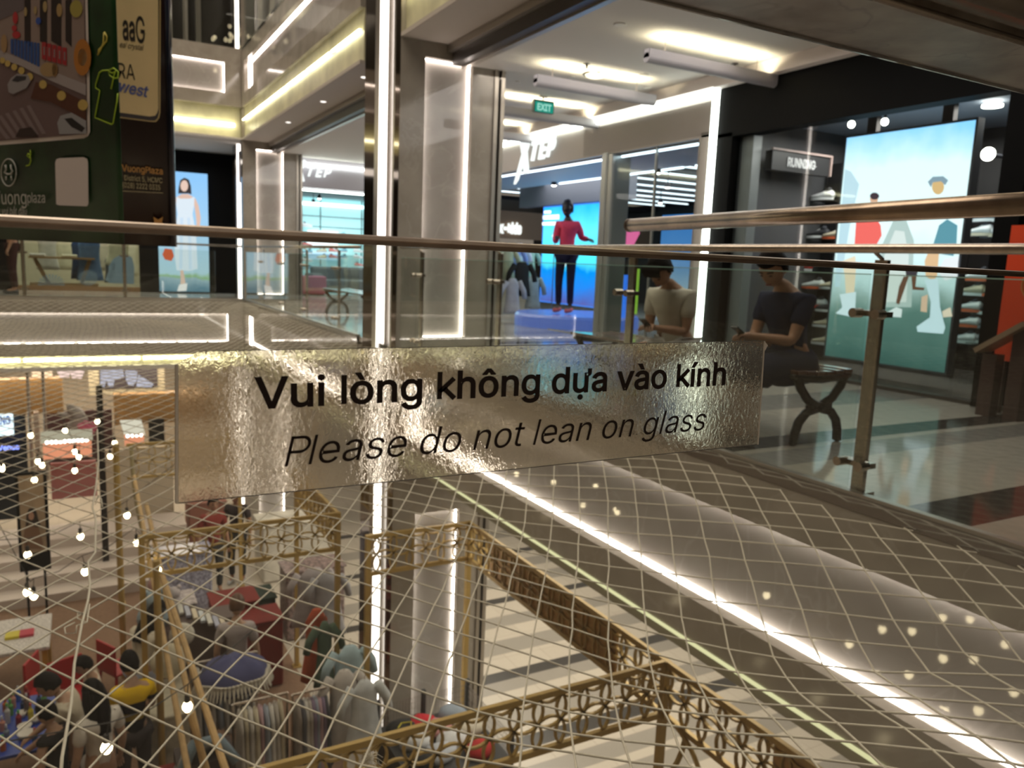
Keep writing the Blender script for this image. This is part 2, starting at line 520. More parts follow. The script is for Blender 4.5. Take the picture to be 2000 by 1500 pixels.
# coves under the fascias
def cove_x(y0, y1, k, label):
    z = k*F
    t = thing('trim_1', (XE, (y0+y1)/2, z-1.1), label, None, kind='structure')
    if k == 0:
        b = MB(); b.box(XE-.012, XE+.012, y0, y1, z-1.115, z-1.098); b.build('glowing_lip', M['lip_glow'], t)  # strip glows by itself, standing for the lip lit by the cove
        b = MB(); b.box(XE+.03, XE+.1, y0, y1, z-1.2, z-1.1); b.build('lower_board', mat('beige_board', (.42, .38, .32), .5), t)
        b = MB(); b.box(XE+.1, 8.0, y0, y1, z-1.2, z-1.16); b.build('lower_ceiling', M['ceil'], t)
    else:
        b = MB(); b.box(XE+.05, XE+.1, y0, y1, z-1.68, z-1.1); b.build('cove_board', M['cove'], t)
        b = MB()
        n = max(1, int((y1-y0)/1.25)); L_ = (y1-y0)/n
        for i in range(n): b.box(XE+.0, XE+.03, y0+i*L_+.05, y0+(i+1)*L_-.05, z-1.35, z-1.332)
        b.build('light_tube', M['led_yellow'], t)
        b = MB(); b.box(XE, 3.5, y0, y1, z-1.72, z-1.68); b.build('soffit', M['soffit'], t)
        b = MB(); b.box(3.5, 3.60, y0, y1, 2.98, 3.2); b.build('curtain_track', M['darktrim'], t)
        b = MB(); b.box(3.44, 3.5, y0, y1, 3.1, 3.2); b.box(3.6, 3.66, y0, y1, 2.96, 3.2); b.build('track_trim', M['trim'], t)
cove_x(-3, 7.9, 0, 'beige board and pale yellow light line under the near gallery edge')
cove_x(9.24, YB, 0, 'beige board under the far gallery edge')
cove_x(-3, 7.9, 1, 'yellow lit cove and soffit above the near gallery')
cove_x(9.24, YB, 1, 'yellow lit cove and soffit above the far gallery')
# back gallery
for k, lab in ((0, 'marble edge of the back gallery with a long glowing recess'), (1, 'marble edge of the storey above the back gallery')):
    z = k*F
    t = thing('wall_back_fascia', (0, YB, z), lab, None, kind='structure')
    hs = [(-5.2, 2.62, z-.86, z-.29)]
    b = MB(); opening_y(b, YB, -9, XE, z-1.1, z-.002, hs); b.build('marble_fascia', M['stone'], t)
    b = MB(); b.box(-9, XE, YB+.12, YB+.16, z-1.1, z-.06); b.build('fascia_backing', M['stone_back'], t)
    b = MB()
    for h in hs: leds(b, 'y', YB, *h)
    b.build('panel_light', M['led'], t)
    b = MB(); b.box(-9, XE, YB+.10, YB+.15, z-1.68 if k else z-1.3, z-1.1); b.build('cove_board', M['cove'], t)
    b = MB(); x = -9
    zz = z-1.45 if k else z-1.17
    while x < 2.6:
        b.box(x+.03, min(x+1.97, 2.8), YB+.03, YB+.09, zz-.03, zz+.03); x += 2
    b.build('light_tube', M['led_yellow'], t)
    b = MB(); b.box(-9, XE, YB, 19.4, z-1.72 if k else z-1.38, z-1.68 if k else z-1.3); b.build('soffit', M['ceil'], t)
# ceiling of the right gallery and shops
b = MB(); b.box(3.66, 6.3, -3, 17.2, 3.0, 3.06); struct(b.build('ceiling', M['ceil']), 'white ceiling of the right gallery')
b = MB(); b.box(-9, 3.2, 17.1, 19.6, 3.16, 3.2); struct(b.build('ceiling', M['ceil']), 'white ceiling of the back gallery')
# upper dark storeys
t = thing('wall_upper', (0, 18, F), 'dark glazed gallery of the storey above', None, kind='structure')
b = MB(); b.box(-9, XE, 18.5, 18.6, F, 9.5); b.box(4.3, 4.4, -3, 16, F, 9.5); b.box(2.93, 8, 18.5, 18.6, F, 9.5); b.build('dark_wall', mat('dark_gallery', (.03, .025, .02), .25), t)
b = MB()
for x in (1.75, 2.05, 2.3): b.box(x, x+.1, 18.3, 18.4, F, 9.5)
for y in (11.5, 13.2, 14.9): b.box(4.1, 4.2, y, y+.12, F, 9.5)
b.build('mullion', mat('grey_mullion', (.22, .2, .17), .3, .5), t)
b = MB(); b.box(-9, XE, 16.84, 16.852, F+.02, 6.0); b.box(XE+.04, XE+.052, 9.3, 16.7, F+.02, 6.0); b.build('glass_guard', M['glass'], t)
# enclosing dark roof and atrium far walls
b = MB(); b.box(-9.2, -9, -4, 34, -F, 9.5); struct(b.build('wall_left', mat('warm_wall', (.25, .2, .16), .6)))
b = MB(); b.box(-12, 16, -6, 34, 9.6, 9.7); struct(b.build('ceiling', mat('dark_roof', (.12, .1, .08), .7)), 'dark roof high over the atrium')
b = MB(); b.box(-12, 16, -6.1, -6, -F, 9.6); struct(b.build('wall_near', mat('warm_wall2', (.22, .18, .14), .6)), 'wall far behind the camera')
# ------------------------------------------------------------------ balustrades
def post_at(t, x, y, axis, H=1.06, inside=1):
    """steel post with two glass clamps; axis = direction of the balustrade"""
    b = MB()
    w, d = .062, .024
    o = .055*inside
    if axis == 'y':
        b.beam((x+o, y, 0.0), (x+o, y, H-.03), w, d, up=(1, 0, 0))
        b.box(x+o-.05, x+o+.05, y-.05, y+.05, 0, .012)
        b.tube([(x+o, y, H-.03), (x+.0, y, H)], .009)
    else:
        b.beam((x, y+o, 0.0), (x, y+o, H-.03), w, d, up=(0, 1, 0))
        b.box(x-.05, x+.05, y+o-.05, y+o+.05, 0, .012)
        b.tube([(x, y+o, H-.03), (x, y, H)], .009)
    p = b.build('post', M['steel'], t, bevel=.003)
    for z in (.80, .14):
        c = MB()
        if axis == 'y':
            c.tube([(x-.035, y-.055, z), (x+.02, y-.055, z)], .021, 12); c.tube([(x-.035, y+.055, z), (x+.02, y+.055, z)], .021, 12)
            c.box(x+.006, x+o+.01, y-.07, y+.07, z-.012, z+.012)
        else:
            c.tube([(x-.055, y-.035, z), (x-.055, y+.02, z)], .021, 12); c.tube([(x+.055, y-.035, z), (x+.055, y+.02, z)], .021, 12)
            c.box(x-.07, x+.07, y+.006, y+o+.01, z-.012, z+.012)
        c.build('clamp', M['steel'], p, smooth=False)
    return p

def balustrade_y(label, x, y0, y1, posts, group):
    t = thing('glass_balustrade', (x, (y0+y1)/2, 0), label, 'balustrade', group)
    cuts = [y0]+posts+[y1]
    for a, c in zip(cuts[:-1], cuts[1:]):
        if c-a < .1: continue
        b = MB(); b.box(x-.006, x+.006, a+.012, c-.012, .015, .965); b.build('glass_pane', M['glass'], t)
        b = MB(); b.box(x-.0062, x+.0062, a+.012, c-.012, .965, .969); b.build('pane_edge', M['edge'], t)
    for y in posts: post_at(t, x, y, 'y')
    b = MB(); b.tube([(x, y0, 1.075), (x, y1, 1.075)], .02, 14); b.build('handrail', M['steel'], t, smooth=True)
    b = MB(); b.box(x-.02, x+.02, y0, y1, -.01, .02); b.build('base_channel', M['trim'], t)
    return t
balustrade_y('glass balustrade with steel posts along the right gallery, in front of the benches', XE+.03, -1.5, 7.86, [.45, 2.22, 3.96, 5.73, 7.41], 'glass balustrades around the atrium')
balustrade_y('farther glass balustrade of the right gallery, between the two marble columns', XE+.03, 9.28, 16.76, [10.31, 12.0, 13.51, 15.2], 'glass balustrades around the atrium')
t = thing('glass_balustrade', (-1.5, YB, 0), 'glass balustrade of the back gallery in front of the dress shop', 'balustrade', 'glass balustrades around the atrium')
xs = [-6, -4.3, -2.6, -.9, .75, 2.4]
for a, c in zip(xs[:-1], xs[1:]):
    b = MB(); b.box(a+.012, c-.012, YB+.024, YB+.036, .015, .965); b.build('glass_pane', M['glass'], t)
for x in xs[1:-1]: post_at(t, x, YB+.03, 'x')
b = MB(); b.tube([(-6, YB+.03, 1.075), (2.9, YB+.03, 1.075)], .02, 12); b.build('handrail', M['steel'], t, smooth=True)
b = MB(); b.box(-6, 2.9, YB+.01, YB+.05, -.01, .02); b.build('base_channel', M['trim'], t)

# the near balustrade, with the notice stuck to its glass
t = thing('glass_balustrade', (.4, .53, 0), 'near glass balustrade that carries the printed notice, steel edge and round handrail', 'balustrade')
b = MB(); b.box(-1.6, 1.46, .525, .537, .01, .959); b.build('glass_pane', glass('near_glass', (.955, .97, .95), .55), t)
b = MB()
b.box(-1.6, 1.46, .5235, .5385, .9590, .9615)
b.tube([(-1.6, .531, .9625), (1.46, .531, .9625)], .0032, 8)
b.build('edge_trim', mat('dark_steel', (.36, .29, .23), .3, 1., noise=.25, nscale=25), t, smooth=False)
b = MB(); b.box(-1.6, 1.5, .50, .56, -.02, .02); b.build('base_channel', M['trim'], t)
capm = marble('mottled_bronze', (.10, .075, .055), (.24, .21, .17), (.05, .04, .035), .3, scale=7)
capm.node_tree.nodes['Principled BSDF'].inputs['Metallic'].default_value = .35
handm = mat('mottled_steel_rail', (.30, .23, .17), .26, .95, noise=.35, nscale=9, bump=.05, bscale=14)  # mottling put into the colour for blurred reflections in the rail
YF, YN, ZH = .4375, .352, 1.125
b = MB(); b.box(-1.7, 1.80, YN, YF, ZH, ZH+.035); rail = b.build('handrail', capm, t, bevel=.002)
b = MB(); b.box(-1.7, 1.80, YF-.0005, YF+.0018, ZH-.002, ZH+.012); b.build('highlight_strip', M['polished'], rail)  # polished strip added to give the highlight along the lower edge
b = MB(); b.tube([(-1.7, YN-.016, ZH+.022), (1.80, YN-.016, ZH+.022)], .021, 24); b.tube([(-1.7, YN+.004, ZH+.002), (1.80, YN+.004, ZH+.002)], .004, 8); b.build('round_bead', handm, rail, smooth=True)
r0, r1 = W((1.715, .42, 1.12)), W((1.93, 2.57, 1.12)); dv = (r1-r0).normalized()
b = MB(); b.tube([r0, r1], .0255, 28); ret = b.build('return_rail', handm, t, smooth=True)
b = MB(); b.tube([r1-dv*.004, r1+dv*.006], .0268, 24); b.build('end_cap', mat('rail_cap', (.12, .08, .06), .3, .8), ret)
for x in (-1.2, 1.43):
    b = MB(); b.tube([(x, .40, ZH+.002), (x, .40, 1.0), (x, .515, .95)], .009); b.box(x-.03, x+.03, .505, .523, .88, .95); b.build('rail_bracket', M['steel'], t)
b = MB(); b.beam((1.80, .62, 0), (1.80, .62, 1.1), .05, .02); b.beam((1.80, .62, 1.1), (1.735, .62, 1.12), .02, .02); b.build('post', M['steel'], t)

# ------------------------------------------------------------------ the notice
YS = .5235
def film_material():
    m = bpy.data.materials.new('textured_film'); m.use_nodes = True
    nt = m.node_tree; nt.nodes.clear(); L = nt.links.new
    tc = nt.nodes.new('ShaderNodeTexCoord')
    mp = nt.nodes.new('ShaderNodeMapping'); mp.inputs['Scale'].default_value = (1, 1, .62)
    n = nt.nodes.new('ShaderNodeTexNoise'); n.inputs['Scale'].default_value = 300; n.inputs['Detail'].default_value = 3.5; n.inputs['Distortion'].default_value = .8
    n2 = nt.nodes.new('ShaderNodeTexNoise'); n2.inputs['Scale'].default_value = 60; n2.inputs['Detail'].default_value = 1
    ad = nt.nodes.new('ShaderNodeMath'); ad.operation = 'ADD'
    bp = nt.nodes.new('ShaderNodeBump'); bp.inputs['Strength'].default_value = .24; bp.inputs['Distance'].default_value = .0008
    rf = nt.nodes.new('ShaderNodeBsdfRefraction'); rf.inputs['IOR'].default_value = 1.33; rf.inputs['Roughness'].default_value = .0
    rf.inputs['Color'].default_value = (.98, .95, .9, 1)
    gl = nt.nodes.new('ShaderNodeBsdfGlossy'); gl.inputs['Roughness'].default_value = .12; gl.inputs['Color'].default_value = (.9, .86, .8, 1)
    fr = nt.nodes.new('ShaderNodeMixShader'); fr.inputs[0].default_value = .09
    df = nt.nodes.new('ShaderNodeBsdfTranslucent'); df.inputs['Color'].default_value = (.75, .7, .62, 1)
    mx = nt.nodes.new('ShaderNodeMixShader'); mx.inputs[0].default_value = .04
    o = nt.nodes.new('ShaderNodeOutputMaterial')
    L(tc.outputs['Object'], mp.inputs['Vector']); L(mp.outputs[0], n.inputs['Vector']); L(mp.outputs[0], n2.inputs['Vector'])
    L(n.outputs['Fac'], ad.inputs[0]); L(n2.outputs['Fac'], ad.inputs[1]); L(ad.outputs[0], bp.inputs['Height'])
    L(bp.outputs['Normal'], rf.inputs['Normal']); L(bp.outputs['Normal'], gl.inputs['Normal'])
    L(rf.outputs[0], fr.inputs[1]); L(gl.outputs[0], fr.inputs[2])
    L(fr.outputs[0], mx.inputs[1]); L(df.outputs[0], mx.inputs[2]); L(mx.outputs[0], o.inputs[0])
    return m
film = film_material()
st = thing('notice_sticker', (.3, YS, .84), 'clear textured sticker with black bilingual lean warning on the near glass', 'notice sticker')
tl, tr, bl_, br_ = [at(px, py, 'y', YS) for px, py in ((345, 690), (1493, 666), (345, 983), (1480, 868))]
ch = at(388, 686, 'y', YS); ch2 = at(345, 712, 'y', YS)
b = MB(); b.poly([bl_, br_, tr, ch, ch2], (0, .0006, 0)); b.build('film', film, st)
b = MB(); r_ = .00035
b.tube([ch2, bl_], .0011, 6); b.build('peeled_edge', mat('clear_edge', (.62, .56, .48), .25, .4), st)
b = MB(); b.tube([bl_, br_], r_, 6); b.tube([ch, tr], r_*.7, 6); b.build('film_rim', mat('film_rim', (.06, .05, .04), .4), st)
b = MB(); b.tube([tr, br_], .0008, 6); b.poly([tr, tr+W((.004, -.001, -.004)), tr+W((.001, -.001, -.009))], (0, .0004, 0)); b.build('peeled_edge', MATS['clear_edge'], st)
INK = mat('black_ink', (.012, .006, .004), .6, spec=.2)
a0, a1 = at(497, 798, 'y', YS-.0006), at(1416, 752, 'y', YS-.0006)
zt = at(1368, 709, 'y', YS).z
h1 = at(497, 738, 'y', YS).z - a0.z
text('warning_text', 'Vui lòng không dựa vào kính', INK, st, a0, (1, 0, 0), (0, 0, 1), width=a1.x-a0.x, height=h1, bold=.016, depth=.00025, space=1.0)
a0, a1 = at(556, 911, 'y', YS-.0006), at(1377, 843, 'y', YS-.0006)
h2 = at(556, 853, 'y', YS).z - a0.z
text('warning_text', 'Please do not lean on glass', INK, st, a0, (1, 0, 0), (0, 0, 1), width=a1.x-a0.x, height=h2, bold=-.003, shear=.22, depth=.00025)

# ------------------------------------------------------------------ the safety net
rope = mat('net_cord', (.76, .69, .57), .85, bump=.3, bscale=500)
def netz(x, y):
    d = min(x+5.5, XE-x, y-.6, YB-y)
    k = min(1, max(0, d)/1.3); k = k*k*(3-2*k)
    return -.05 - .26*k + .025*math.sin(x*1.7+y*.9)*k
A_, B_ = W((math.sin(R(33)), math.cos(R(33)), 0)), W((-math.sin(R(31.5)), math.cos(R(31.5)), 0))
S_ = .145
nodes = {}
rnd = random.Random(3)
for i in range(-70, 140):
    for j in range(-70, 140):
        p = A_*(i*S_)+B_*(j*S_)+W((.02, .6, 0))
        p += W((rnd.uniform(-.004, .004)+.02*math.sin(p.y*1.9+p.x), rnd.uniform(-.004, .004)+.02*math.sin(p.x*2.3-p.y*.7), 0))
        if -5.5 < p.x < XE-.02 and .58 < p.y < YB-.02:
            nodes[i, j] = W((p.x, p.y, netz(p.x, p.y)+rnd.uniform(-.003, .003)))
b = MB()
for (i, j), p in nodes.items():
    for q in ((i+1, j), (i, j+1), (i-1, j), (i, j-1)):
        if q in nodes and q < (i, j): continue
        if q not in nodes:
            w_ = A_*(q[0]*S_)+B_*(q[1]*S_)+W((.02, .6, 0)); w_.z = -.05
            hit = None
            for ax, lim in ((0, XE-.012), (0, -5.5), (1, YB-.012), (1, .58)):
                d0, d1 = p[ax]-lim, w_[ax]-lim
                if d0*d1 < 0:
                    s_ = d0/(d0-d1); hit = s_ if hit is None else min(hit, s_)
            if hit: b.tube([p, p.lerp(w_, hit)], .0031, 4, caps=False)
        if q in nodes:
            n_ = 5 if p.y < 4 else 3
            b.tube([p, nodes[q]], (.0031 if p.y < 7 else .0034), n_, caps=False)
    if p.y < 3.5:
        b.ball(p, .0045, 6, 4)
net = b.build('safety_net', rope, None, smooth=True)
tag(net, 'white knotted cord safety net stretched across the atrium below the glass', 'safety net')
def cord(name, pts, r, m, label, cat, sub=4):
    b = MB(); b.tube(pts, r, 6, caps=True); o = b.build(name, m, None, smooth=True); return tag(o, label, cat)
pts = []
rnd = random.Random(5)
for k, (px, py) in enumerate([(190, 835), (192, 900), (186, 950), (180, 985), (187, 1010), (186, 1080), (172, 1100), (176, 1150), (172, 1180), (160, 1230), (146, 1310), (140, 1390), (122, 1500), (118, 1560)]):
    q = at(px, py, 'z', -.3); q.z = netz(q.x, q.y)+.012; pts.append(q)
lace = cord('lacing_cord', pts, .0042, rope, 'white lacing cord joining two lengths of net, with loose ends', 'cord')
for c in ([(171, 1180), (168, 1200), (152, 1196), (151, 1208), (168, 1215)], [(175, 1180), (170, 1215), (150, 1222), (148, 1236), (128, 1238), (126, 1226), (146, 1216)], [(186, 985), (192, 968), (198, 974), (200, 990)]):
    q = [at(px, py, 'z', -.29) for px, py in c]; b = MB(); b.tube(q, .0025, 5)
    b.build('cord_end', rope, lace, smooth=True)
b = MB()
c = at(722, 1480, 'z', -.31)
for k in range(70):
    d = W((rnd.gauss(0, 1), rnd.gauss(0, 1), rnd.gauss(0, .6))).normalized()
    p1 = c+d*.02; b.tube([c, p1, p1+W((rnd.uniform(-.02, .02), rnd.uniform(-.02, .02), -.01))], .0006, 3)
tag(b.build('frayed_knot', rope, None), 'frayed tuft of white threads at a knot low in the net', 'frayed knot')

# ------------------------------------------------------------------ hanging banners
P0 = at(236, 300, 'y', 4.5)
DG = W((-math.sin(R(33)), math.cos(R(33)), 0))          # along the green banner, away from its right edge
NG = W((-DG.y, DG.x, 0)); NG = -NG if NG.dot(W((0, 0, CAMZ))-P0) < 0 else NG
def on_plane(px, py, p0, n, off=0.):
    d = FWD + RIGHT*((px-1000)/FPX) - UP*((py-750)/FPX); o = W((0, 0, CAMZ))
    q = p0+n*off
    return o + d*((q-o).dot(n)/d.dot(n))
zb = .972
gb = thing('hanging_banner', (P0.x-.3, P0.y+.4, zb), 'dark green hanging banner with a framed street photo and neon shirt drawing', 'banner', 'banners hanging in the atrium')
def wave_sheet(p0, d, n, length, z0, z1, amp, k, th=.003):
    b = MB(); N = 40; vs = []
    for i in range(N+1):
        s_ = length*i/N; o = amp*math.sin(k*s_)
        q = p0 + d*s_ + n*o
        for z in (z0, z1):
            vs += [(q.x, q.y, z), (q.x-n.x*th, q.y-n.y*th, z)]
    fs = []
    for i in range(N):
        a, c = i*4, (i+1)*4
        fs += [(a, c, c+2, a+2), (a+1, a+3, c+3, c+1), (a, a+1, c+1, c), (a+2, c+2, c+3, a+3)]
    fs += [(0, 2, 3, 1), (N*4, N*4+1, N*4+3, N*4+2)]
    return b.add(vs, fs)
gm = mat('green_vinyl', (.012, .055, .016), .28, noise=.75, nscale=2.6, spec=.4)
wave_sheet(P0, DG, NG, 1.6, zb, 3.4, .0035, 9).build('fabric', gm, gb, smooth=True)
def G(px, py, off=.006): return on_plane(px, py, P0, NG, off)
def flat(name, px_pts, m, parent, f, off, th=.0008):
    q = [f(x, y, off) for x, y in px_pts]; n = (f(100, 100, off+1)-f(100, 100, off))
    nn = NG if f is G else ND
    b = MB(); b.poly(q, nn*th); return b.build(name, m, parent)
frame_w = mat('print_white', (.80, .72, .67), .5)
# the printed street picture: white rounded frame, then flat coloured shapes
pic = flat('printed_photo', [(-60, -40), (170, -40), (175, 150), (176, 258), (172, 266), (164, 270), (80, 277), (-60, 288)], frame_w, gb, G, .008)
def shp(name, pts, col, off, parent=None, emit=None):
    key = 'print_%d_%d_%d' % tuple(int(c*255) for c in col)
    return flat(name, pts, mat(key, col, .45), parent or pic, G, off)
shp('printed_street', [(-55, -36), (165, -36), (169, 150), (170, 255), (165, 262), (80, 269), (-55, 280)], (.17, .11, .11), .010)
shp('printed_facade', [(-55, -36), (164, -36), (167, 180), (100, 150), (40, 118), (-55, 85)], (.32, .24, .21), .0112)
for (a, c) in ((48, 60), (78, 92), (100, 120), (128, 140)):
    shp('printed_window', [(a, 0), (c, -5), (c, 92), (a, 80)], (.02, .012, .012), .0120)
shp('printed_soffit', [(-10, 0), (47, -8), (47, 18), (-10, 44)], (.16, .13, .14), .0125)
shp('printed_canopy', [(-55, 78), (5, 100), (60, 122), (168, 165), (168, 187), (100, 158), (40, 128), (-55, 96)], (.42, .37, .37), .0128)
for k in range(9):
    x = 21+k*6.4; y0 = 76+k*1.0; h = 20+k*2.1
    shp('printed_letter', [(x, y0), (x+4.6, y0), (x+4.6, y0+h+10), (x, y0+h+8)], (.02, .09, .33), .0136)
for k in range(5):
    x = 82+k*10; y0 = 82+k*2.6
    shp('printed_letter', [(x, y0), (x+8.3, y0+1), (x+8.3, y0+36), (x, y0+33)], (.42, .02, .03), .0136)
    shp('printed_letter', [(x+3, y0+9), (x+5.8, y0+9), (x+5.8, y0+26), (x+3, y0+25)], (.25, .2, .2), .0142)
def ell(cx, cy, rx, ry, n=18): return [(cx+rx*math.cos(2*PI*i/n), cy+ry*math.sin(2*PI*i/n)) for i in range(n)]
for c, col in ((ell(161, 112, 17, 36), (.52, .20, .03)), (ell(161, 112, 9, 17), (.55, .42, .25)), (ell(95, 136, 17, 14), (.42, .28, .13)), (ell(107, 137, 6, 13), (.28, .15, .05)), (ell(30, 35, 5, 12), (.5, .03, .04)), (ell(32, 68, 8, 7), (.5, .03, .04)), (ell(28, 55, 5, 6), (.5, .03, .04)),
               (ell(50, 60-37, 3, 9), (.45, .33, .15)), (ell(69, 20, 3, 8), (.45, .33, .15)), (ell(88, 13, 4, 11), (.45, .33, .15)), (ell(116, 20, 5.5, 13), (.45, .3, .12)), (ell(149, 17, 12, 17), (.42, .36, .08)), (ell(75, 41, 5, 7), (.03, .09, .4)), (ell(8, 85, 6, 18), (.42, .26, .12))):
    shp('printed_balloon', c, col, .0148)
for (x, y) in ((5, 118), (15, 124), (28, 131), (42, 138), (58, 150), (84, 165), (120, 187), (162, 205)):
    shp('printed_lantern', ell(x, y, 5+x*.03, 6+x*.03, 12), (.62, .45, .13), .0148)
shp('printed_foliage', [(70, 160), (100, 165), (168, 200), (168, 235), (140, 220), (100, 200), (60, 192)], (.10, .03, .015), .0132)
for k in range(6):
    x = -18+k*14
    shp('printed_crossing', [(x, 232-k*5), (x+7, 230-k*5), (x+38, 271-k*2), (x+30, 272-k*2)], (.26, .2, .2), .0118)
shp('printed_car', [(15, 165), (22, 152), (34, 144), (55, 146), (60, 158), (52, 172), (26, 184), (17, 180)], (.33, .31, .32), .0150)
shp('printed_car_window', [(23, 158), (32, 148), (52, 149), (50, 156), (34, 160)], (.03, .03, .04), .0156)
shp('printed_car', [(112, 240), (118, 226), (140, 220), (168, 236), (169, 261), (128, 262), (116, 262)], (.36, .36, .38), .0150)
shp('printed_car_window', [(126, 232), (140, 230), (166, 250), (160, 258), (140, 248)], (.01, .01, .012), .0156)
shp('printed_car', [(30, 268), (38, 252), (60, 248), (72, 262), (72, 268)], (.03, .015, .015), .0150)
neon = mat('lime_print', (.50, .72, .05), .5)
def stroke(name, pts, w, parent, m, f=G, off=.008):
    b = MB(); b.tube([f(x, y, off) for x, y in pts], w, 6); return b.build(name, m, parent, smooth=True)
stroke('shirt_drawing', [(214, 137), (200, 138), (194, 142), (187, 165), (187, 172), (195, 177), (193, 190), (186, 226), (186, 230), (218, 243), (221, 240), (228, 200), (230, 182)], .0034, gb, neon)
stroke('shirt_drawing', [(214, 137), (222, 133), (231, 140), (230, 152), (222, 153), (214, 147), (212, 139), (220, 143), (226, 138), (222, 150), (217, 174)], .0034, gb, neon)
note = mat('yellow_print', (.80, .68, .14), .5)
stroke('note_drawing', [(203, 64), (202, 84), (196, 98), (191, 107), (193, 98), (200, 90), (208, 80), (209, 72), (204, 63)], .0042, gb, note)
stroke('bird_drawing', [(59, 293), (60, 302), (57, 308), (53, 304), (55, 300), (59, 303), (60, 315), (57, 323), (51, 324)], .0034, gb, neon)
grey_ink = mat('grey_print', (.6, .6, .55), .5)
lg = stroke('logo_ring', ell(17, 337, 14.8, 26.5, 28)+[(31.8, 337)], .0035, gb, grey_ink)
stroke('logo_mark', [(11, 322), (12, 332), (9, 337), (14, 340), (21, 340), (25, 334), (22, 330), (21, 322)], .005, lg, grey_ink)
stroke('logo_mark', [(12, 344), (12, 352)], .005, lg, grey_ink); stroke('logo_mark', [(22, 344), (23, 352)], .005, lg, grey_ink)
flat('white_card', [(108, 318), (110, 311), (116, 309), (163, 307), (170, 310), (172, 316), (173, 398), (170, 403), (116, 401), (110, 399)], mat('card_white', (.84, .76, .73), .5), gb, G, .008)
EX = -DG
q0, q1 = G(-52, 398), G(88, 397)
text('printed_name', 'HungVuong', grey_ink, gb, G(-62, 399), EX, (0, 0, 1), width=(G(52, 398)-G(-62, 398)).length, height=.075, depth=.001)
text('printed_name', 'plaza', grey_ink, gb, G(54, 396), EX, (0, 0, 1), width=(G(88, 397)-G(54, 397)).length, height=.055, depth=.001)
text('printed_slogan', 'niềm vui bắt đầu', grey_ink, gb, G(-20, 419), EX, (0, 0, 1), width=(G(53, 418)-G(-20, 418)).length, height=.04, shear=.2, depth=.001)
# the second banner
YD = 5.95
PD = at(338, 300, 'y', YD); ND = W((0, -1, 0))
def D(px, py, off=.005): return on_plane(px, py, PD, ND, off)
db = thing('hanging_banner', (PD.x-.5, YD, zb), 'dark brown hanging banner with a beige panel behind the green banner', 'banner', 'banners hanging in the atrium')
dmm = mat('brown_vinyl', (.022, .009, .008), .2, spec=.6)
wave_sheet(W((PD.x, YD, 0)), W((-1, 0, 0)), ND, 1.2, zb-.0, 3.6, .003, 11).build('fabric', dmm, db, smooth=True)
b = MB(); b.tube([(PD.x-.012, YD-.01, zb), (PD.x-.012, YD-.01, 3.6)], .022, 10); b.build('rolled_edge', mat('dark_vinyl_edge', (.012, .012, .03), .12, spec=.8), db, smooth=True)
flat('gold_outline', [(200, -40), (314, -40), (313, 220), (311, 230), (305, 238), (295, 238), (200, 226)], mat('gold_print', (.6, .44, .2), .4), db, D, .006)
flat('brown_band', [(200, -40), (311.5, -40), (310.5, 220), (308, 230), (303, 235.5), (293, 235.5), (200, 223.5)], dmm, db, D, .007)
flat('beige_panel', [(200, -40), (309, -40), (309, 212), (307, 220), (303, 226), (292, 227.5), (200, 215)], mat('beige_print', (.76, .57, .30), .5, noise=.08, nscale=3), db, D, .008)
blk = mat('print_black', (.02, .012, .008), .5)
text('printed_name', 'aa', blk, db, D(240, 76, .010), (1, 0, 0), (0, 0, 1), width=(D(264, 78)-D(240, 76)).x, height=.15, bold=.02)
text('printed_name', 'G', blk, db, D(266, 82, .010), (1, 0, 0), (0, 0, 1), width=.06, height=.16, bold=.01)
text('printed_name', 'eal crystal', blk, db, D(234, 92, .010), (1, 0, 0), (0, 0, 1), width=(D(281, 98)-D(234, 92)).x, height=.035, shear=.4)
text('printed_name', 'RA', blk, db, D(231, 152, .010), (1, 0, 0), (0, 0, 1), width=(D(264, 158)-D(231, 152)).x, height=.095)
text('printed_name', 'west', mat('blue_print', (.10, .12, .33), .5), db, D(233, 178, .010), (1, 0, -.1), (0, 0, 1), width=(D(291, 184)-D(233, 176)).x, height=.07, shear=.3, bold=.02)
org = mat('orange_print', (.62, .30, .08), .5)
gld = mat('pale_gold_print', (.6, .5, .28), .5)
text('printed_name', 'VuongPlaza', org, db, D(238, 334, .010), (1, 0, 0), (0, 0, 1), width=(D(318, 342)-D(238, 334)).x, height=.042, bold=.015)
text('printed_address', 'District 5, HCMC', gld, db, D(243, 352, .010), (1, 0, 0), (0, 0, 1), width=(D(317, 358)-D(243, 352)).x, height=.034)
text('printed_address', '(028) 2222 0335', gld, db, D(240, 366, .010), (1, 0, 0), (0, 0, 1), width=(D(313, 372)-D(240, 366)).x, height=.034)
flat('printed_line', [(240, 372.5), (318, 376.5), (318, 377.5), (240, 373.5)], gld, db, D, .009)
star = []
for k in range(10):
    r = 17 if k % 2 == 0 else 8
    star.append((309+r*math.sin(k*PI/5)*.95, 437+r*math.cos(k*PI/5)))
flat('printed_star', star, org, db, D, .009)
for bb, p, q in ((gb, P0, P0+DG*1.6), (db, W((PD.x, YD, 0)), W((PD.x-1.2, YD, 0)))):
    m_ = MB(); m_.tube([(p.x, p.y, 3.4), (q.x, q.y, 3.4)], .02, 8); m_.build('hanging_rod', M['steel'], bb)
    for s_ in (.1, .9):
        w_ = p.lerp(q, s_); m_ = MB(); m_.tube([(w_.x, w_.y, 3.4), (w_.x, w_.y, 9.6)], .003, 5); m_.build('wire', M['steel'], bb)
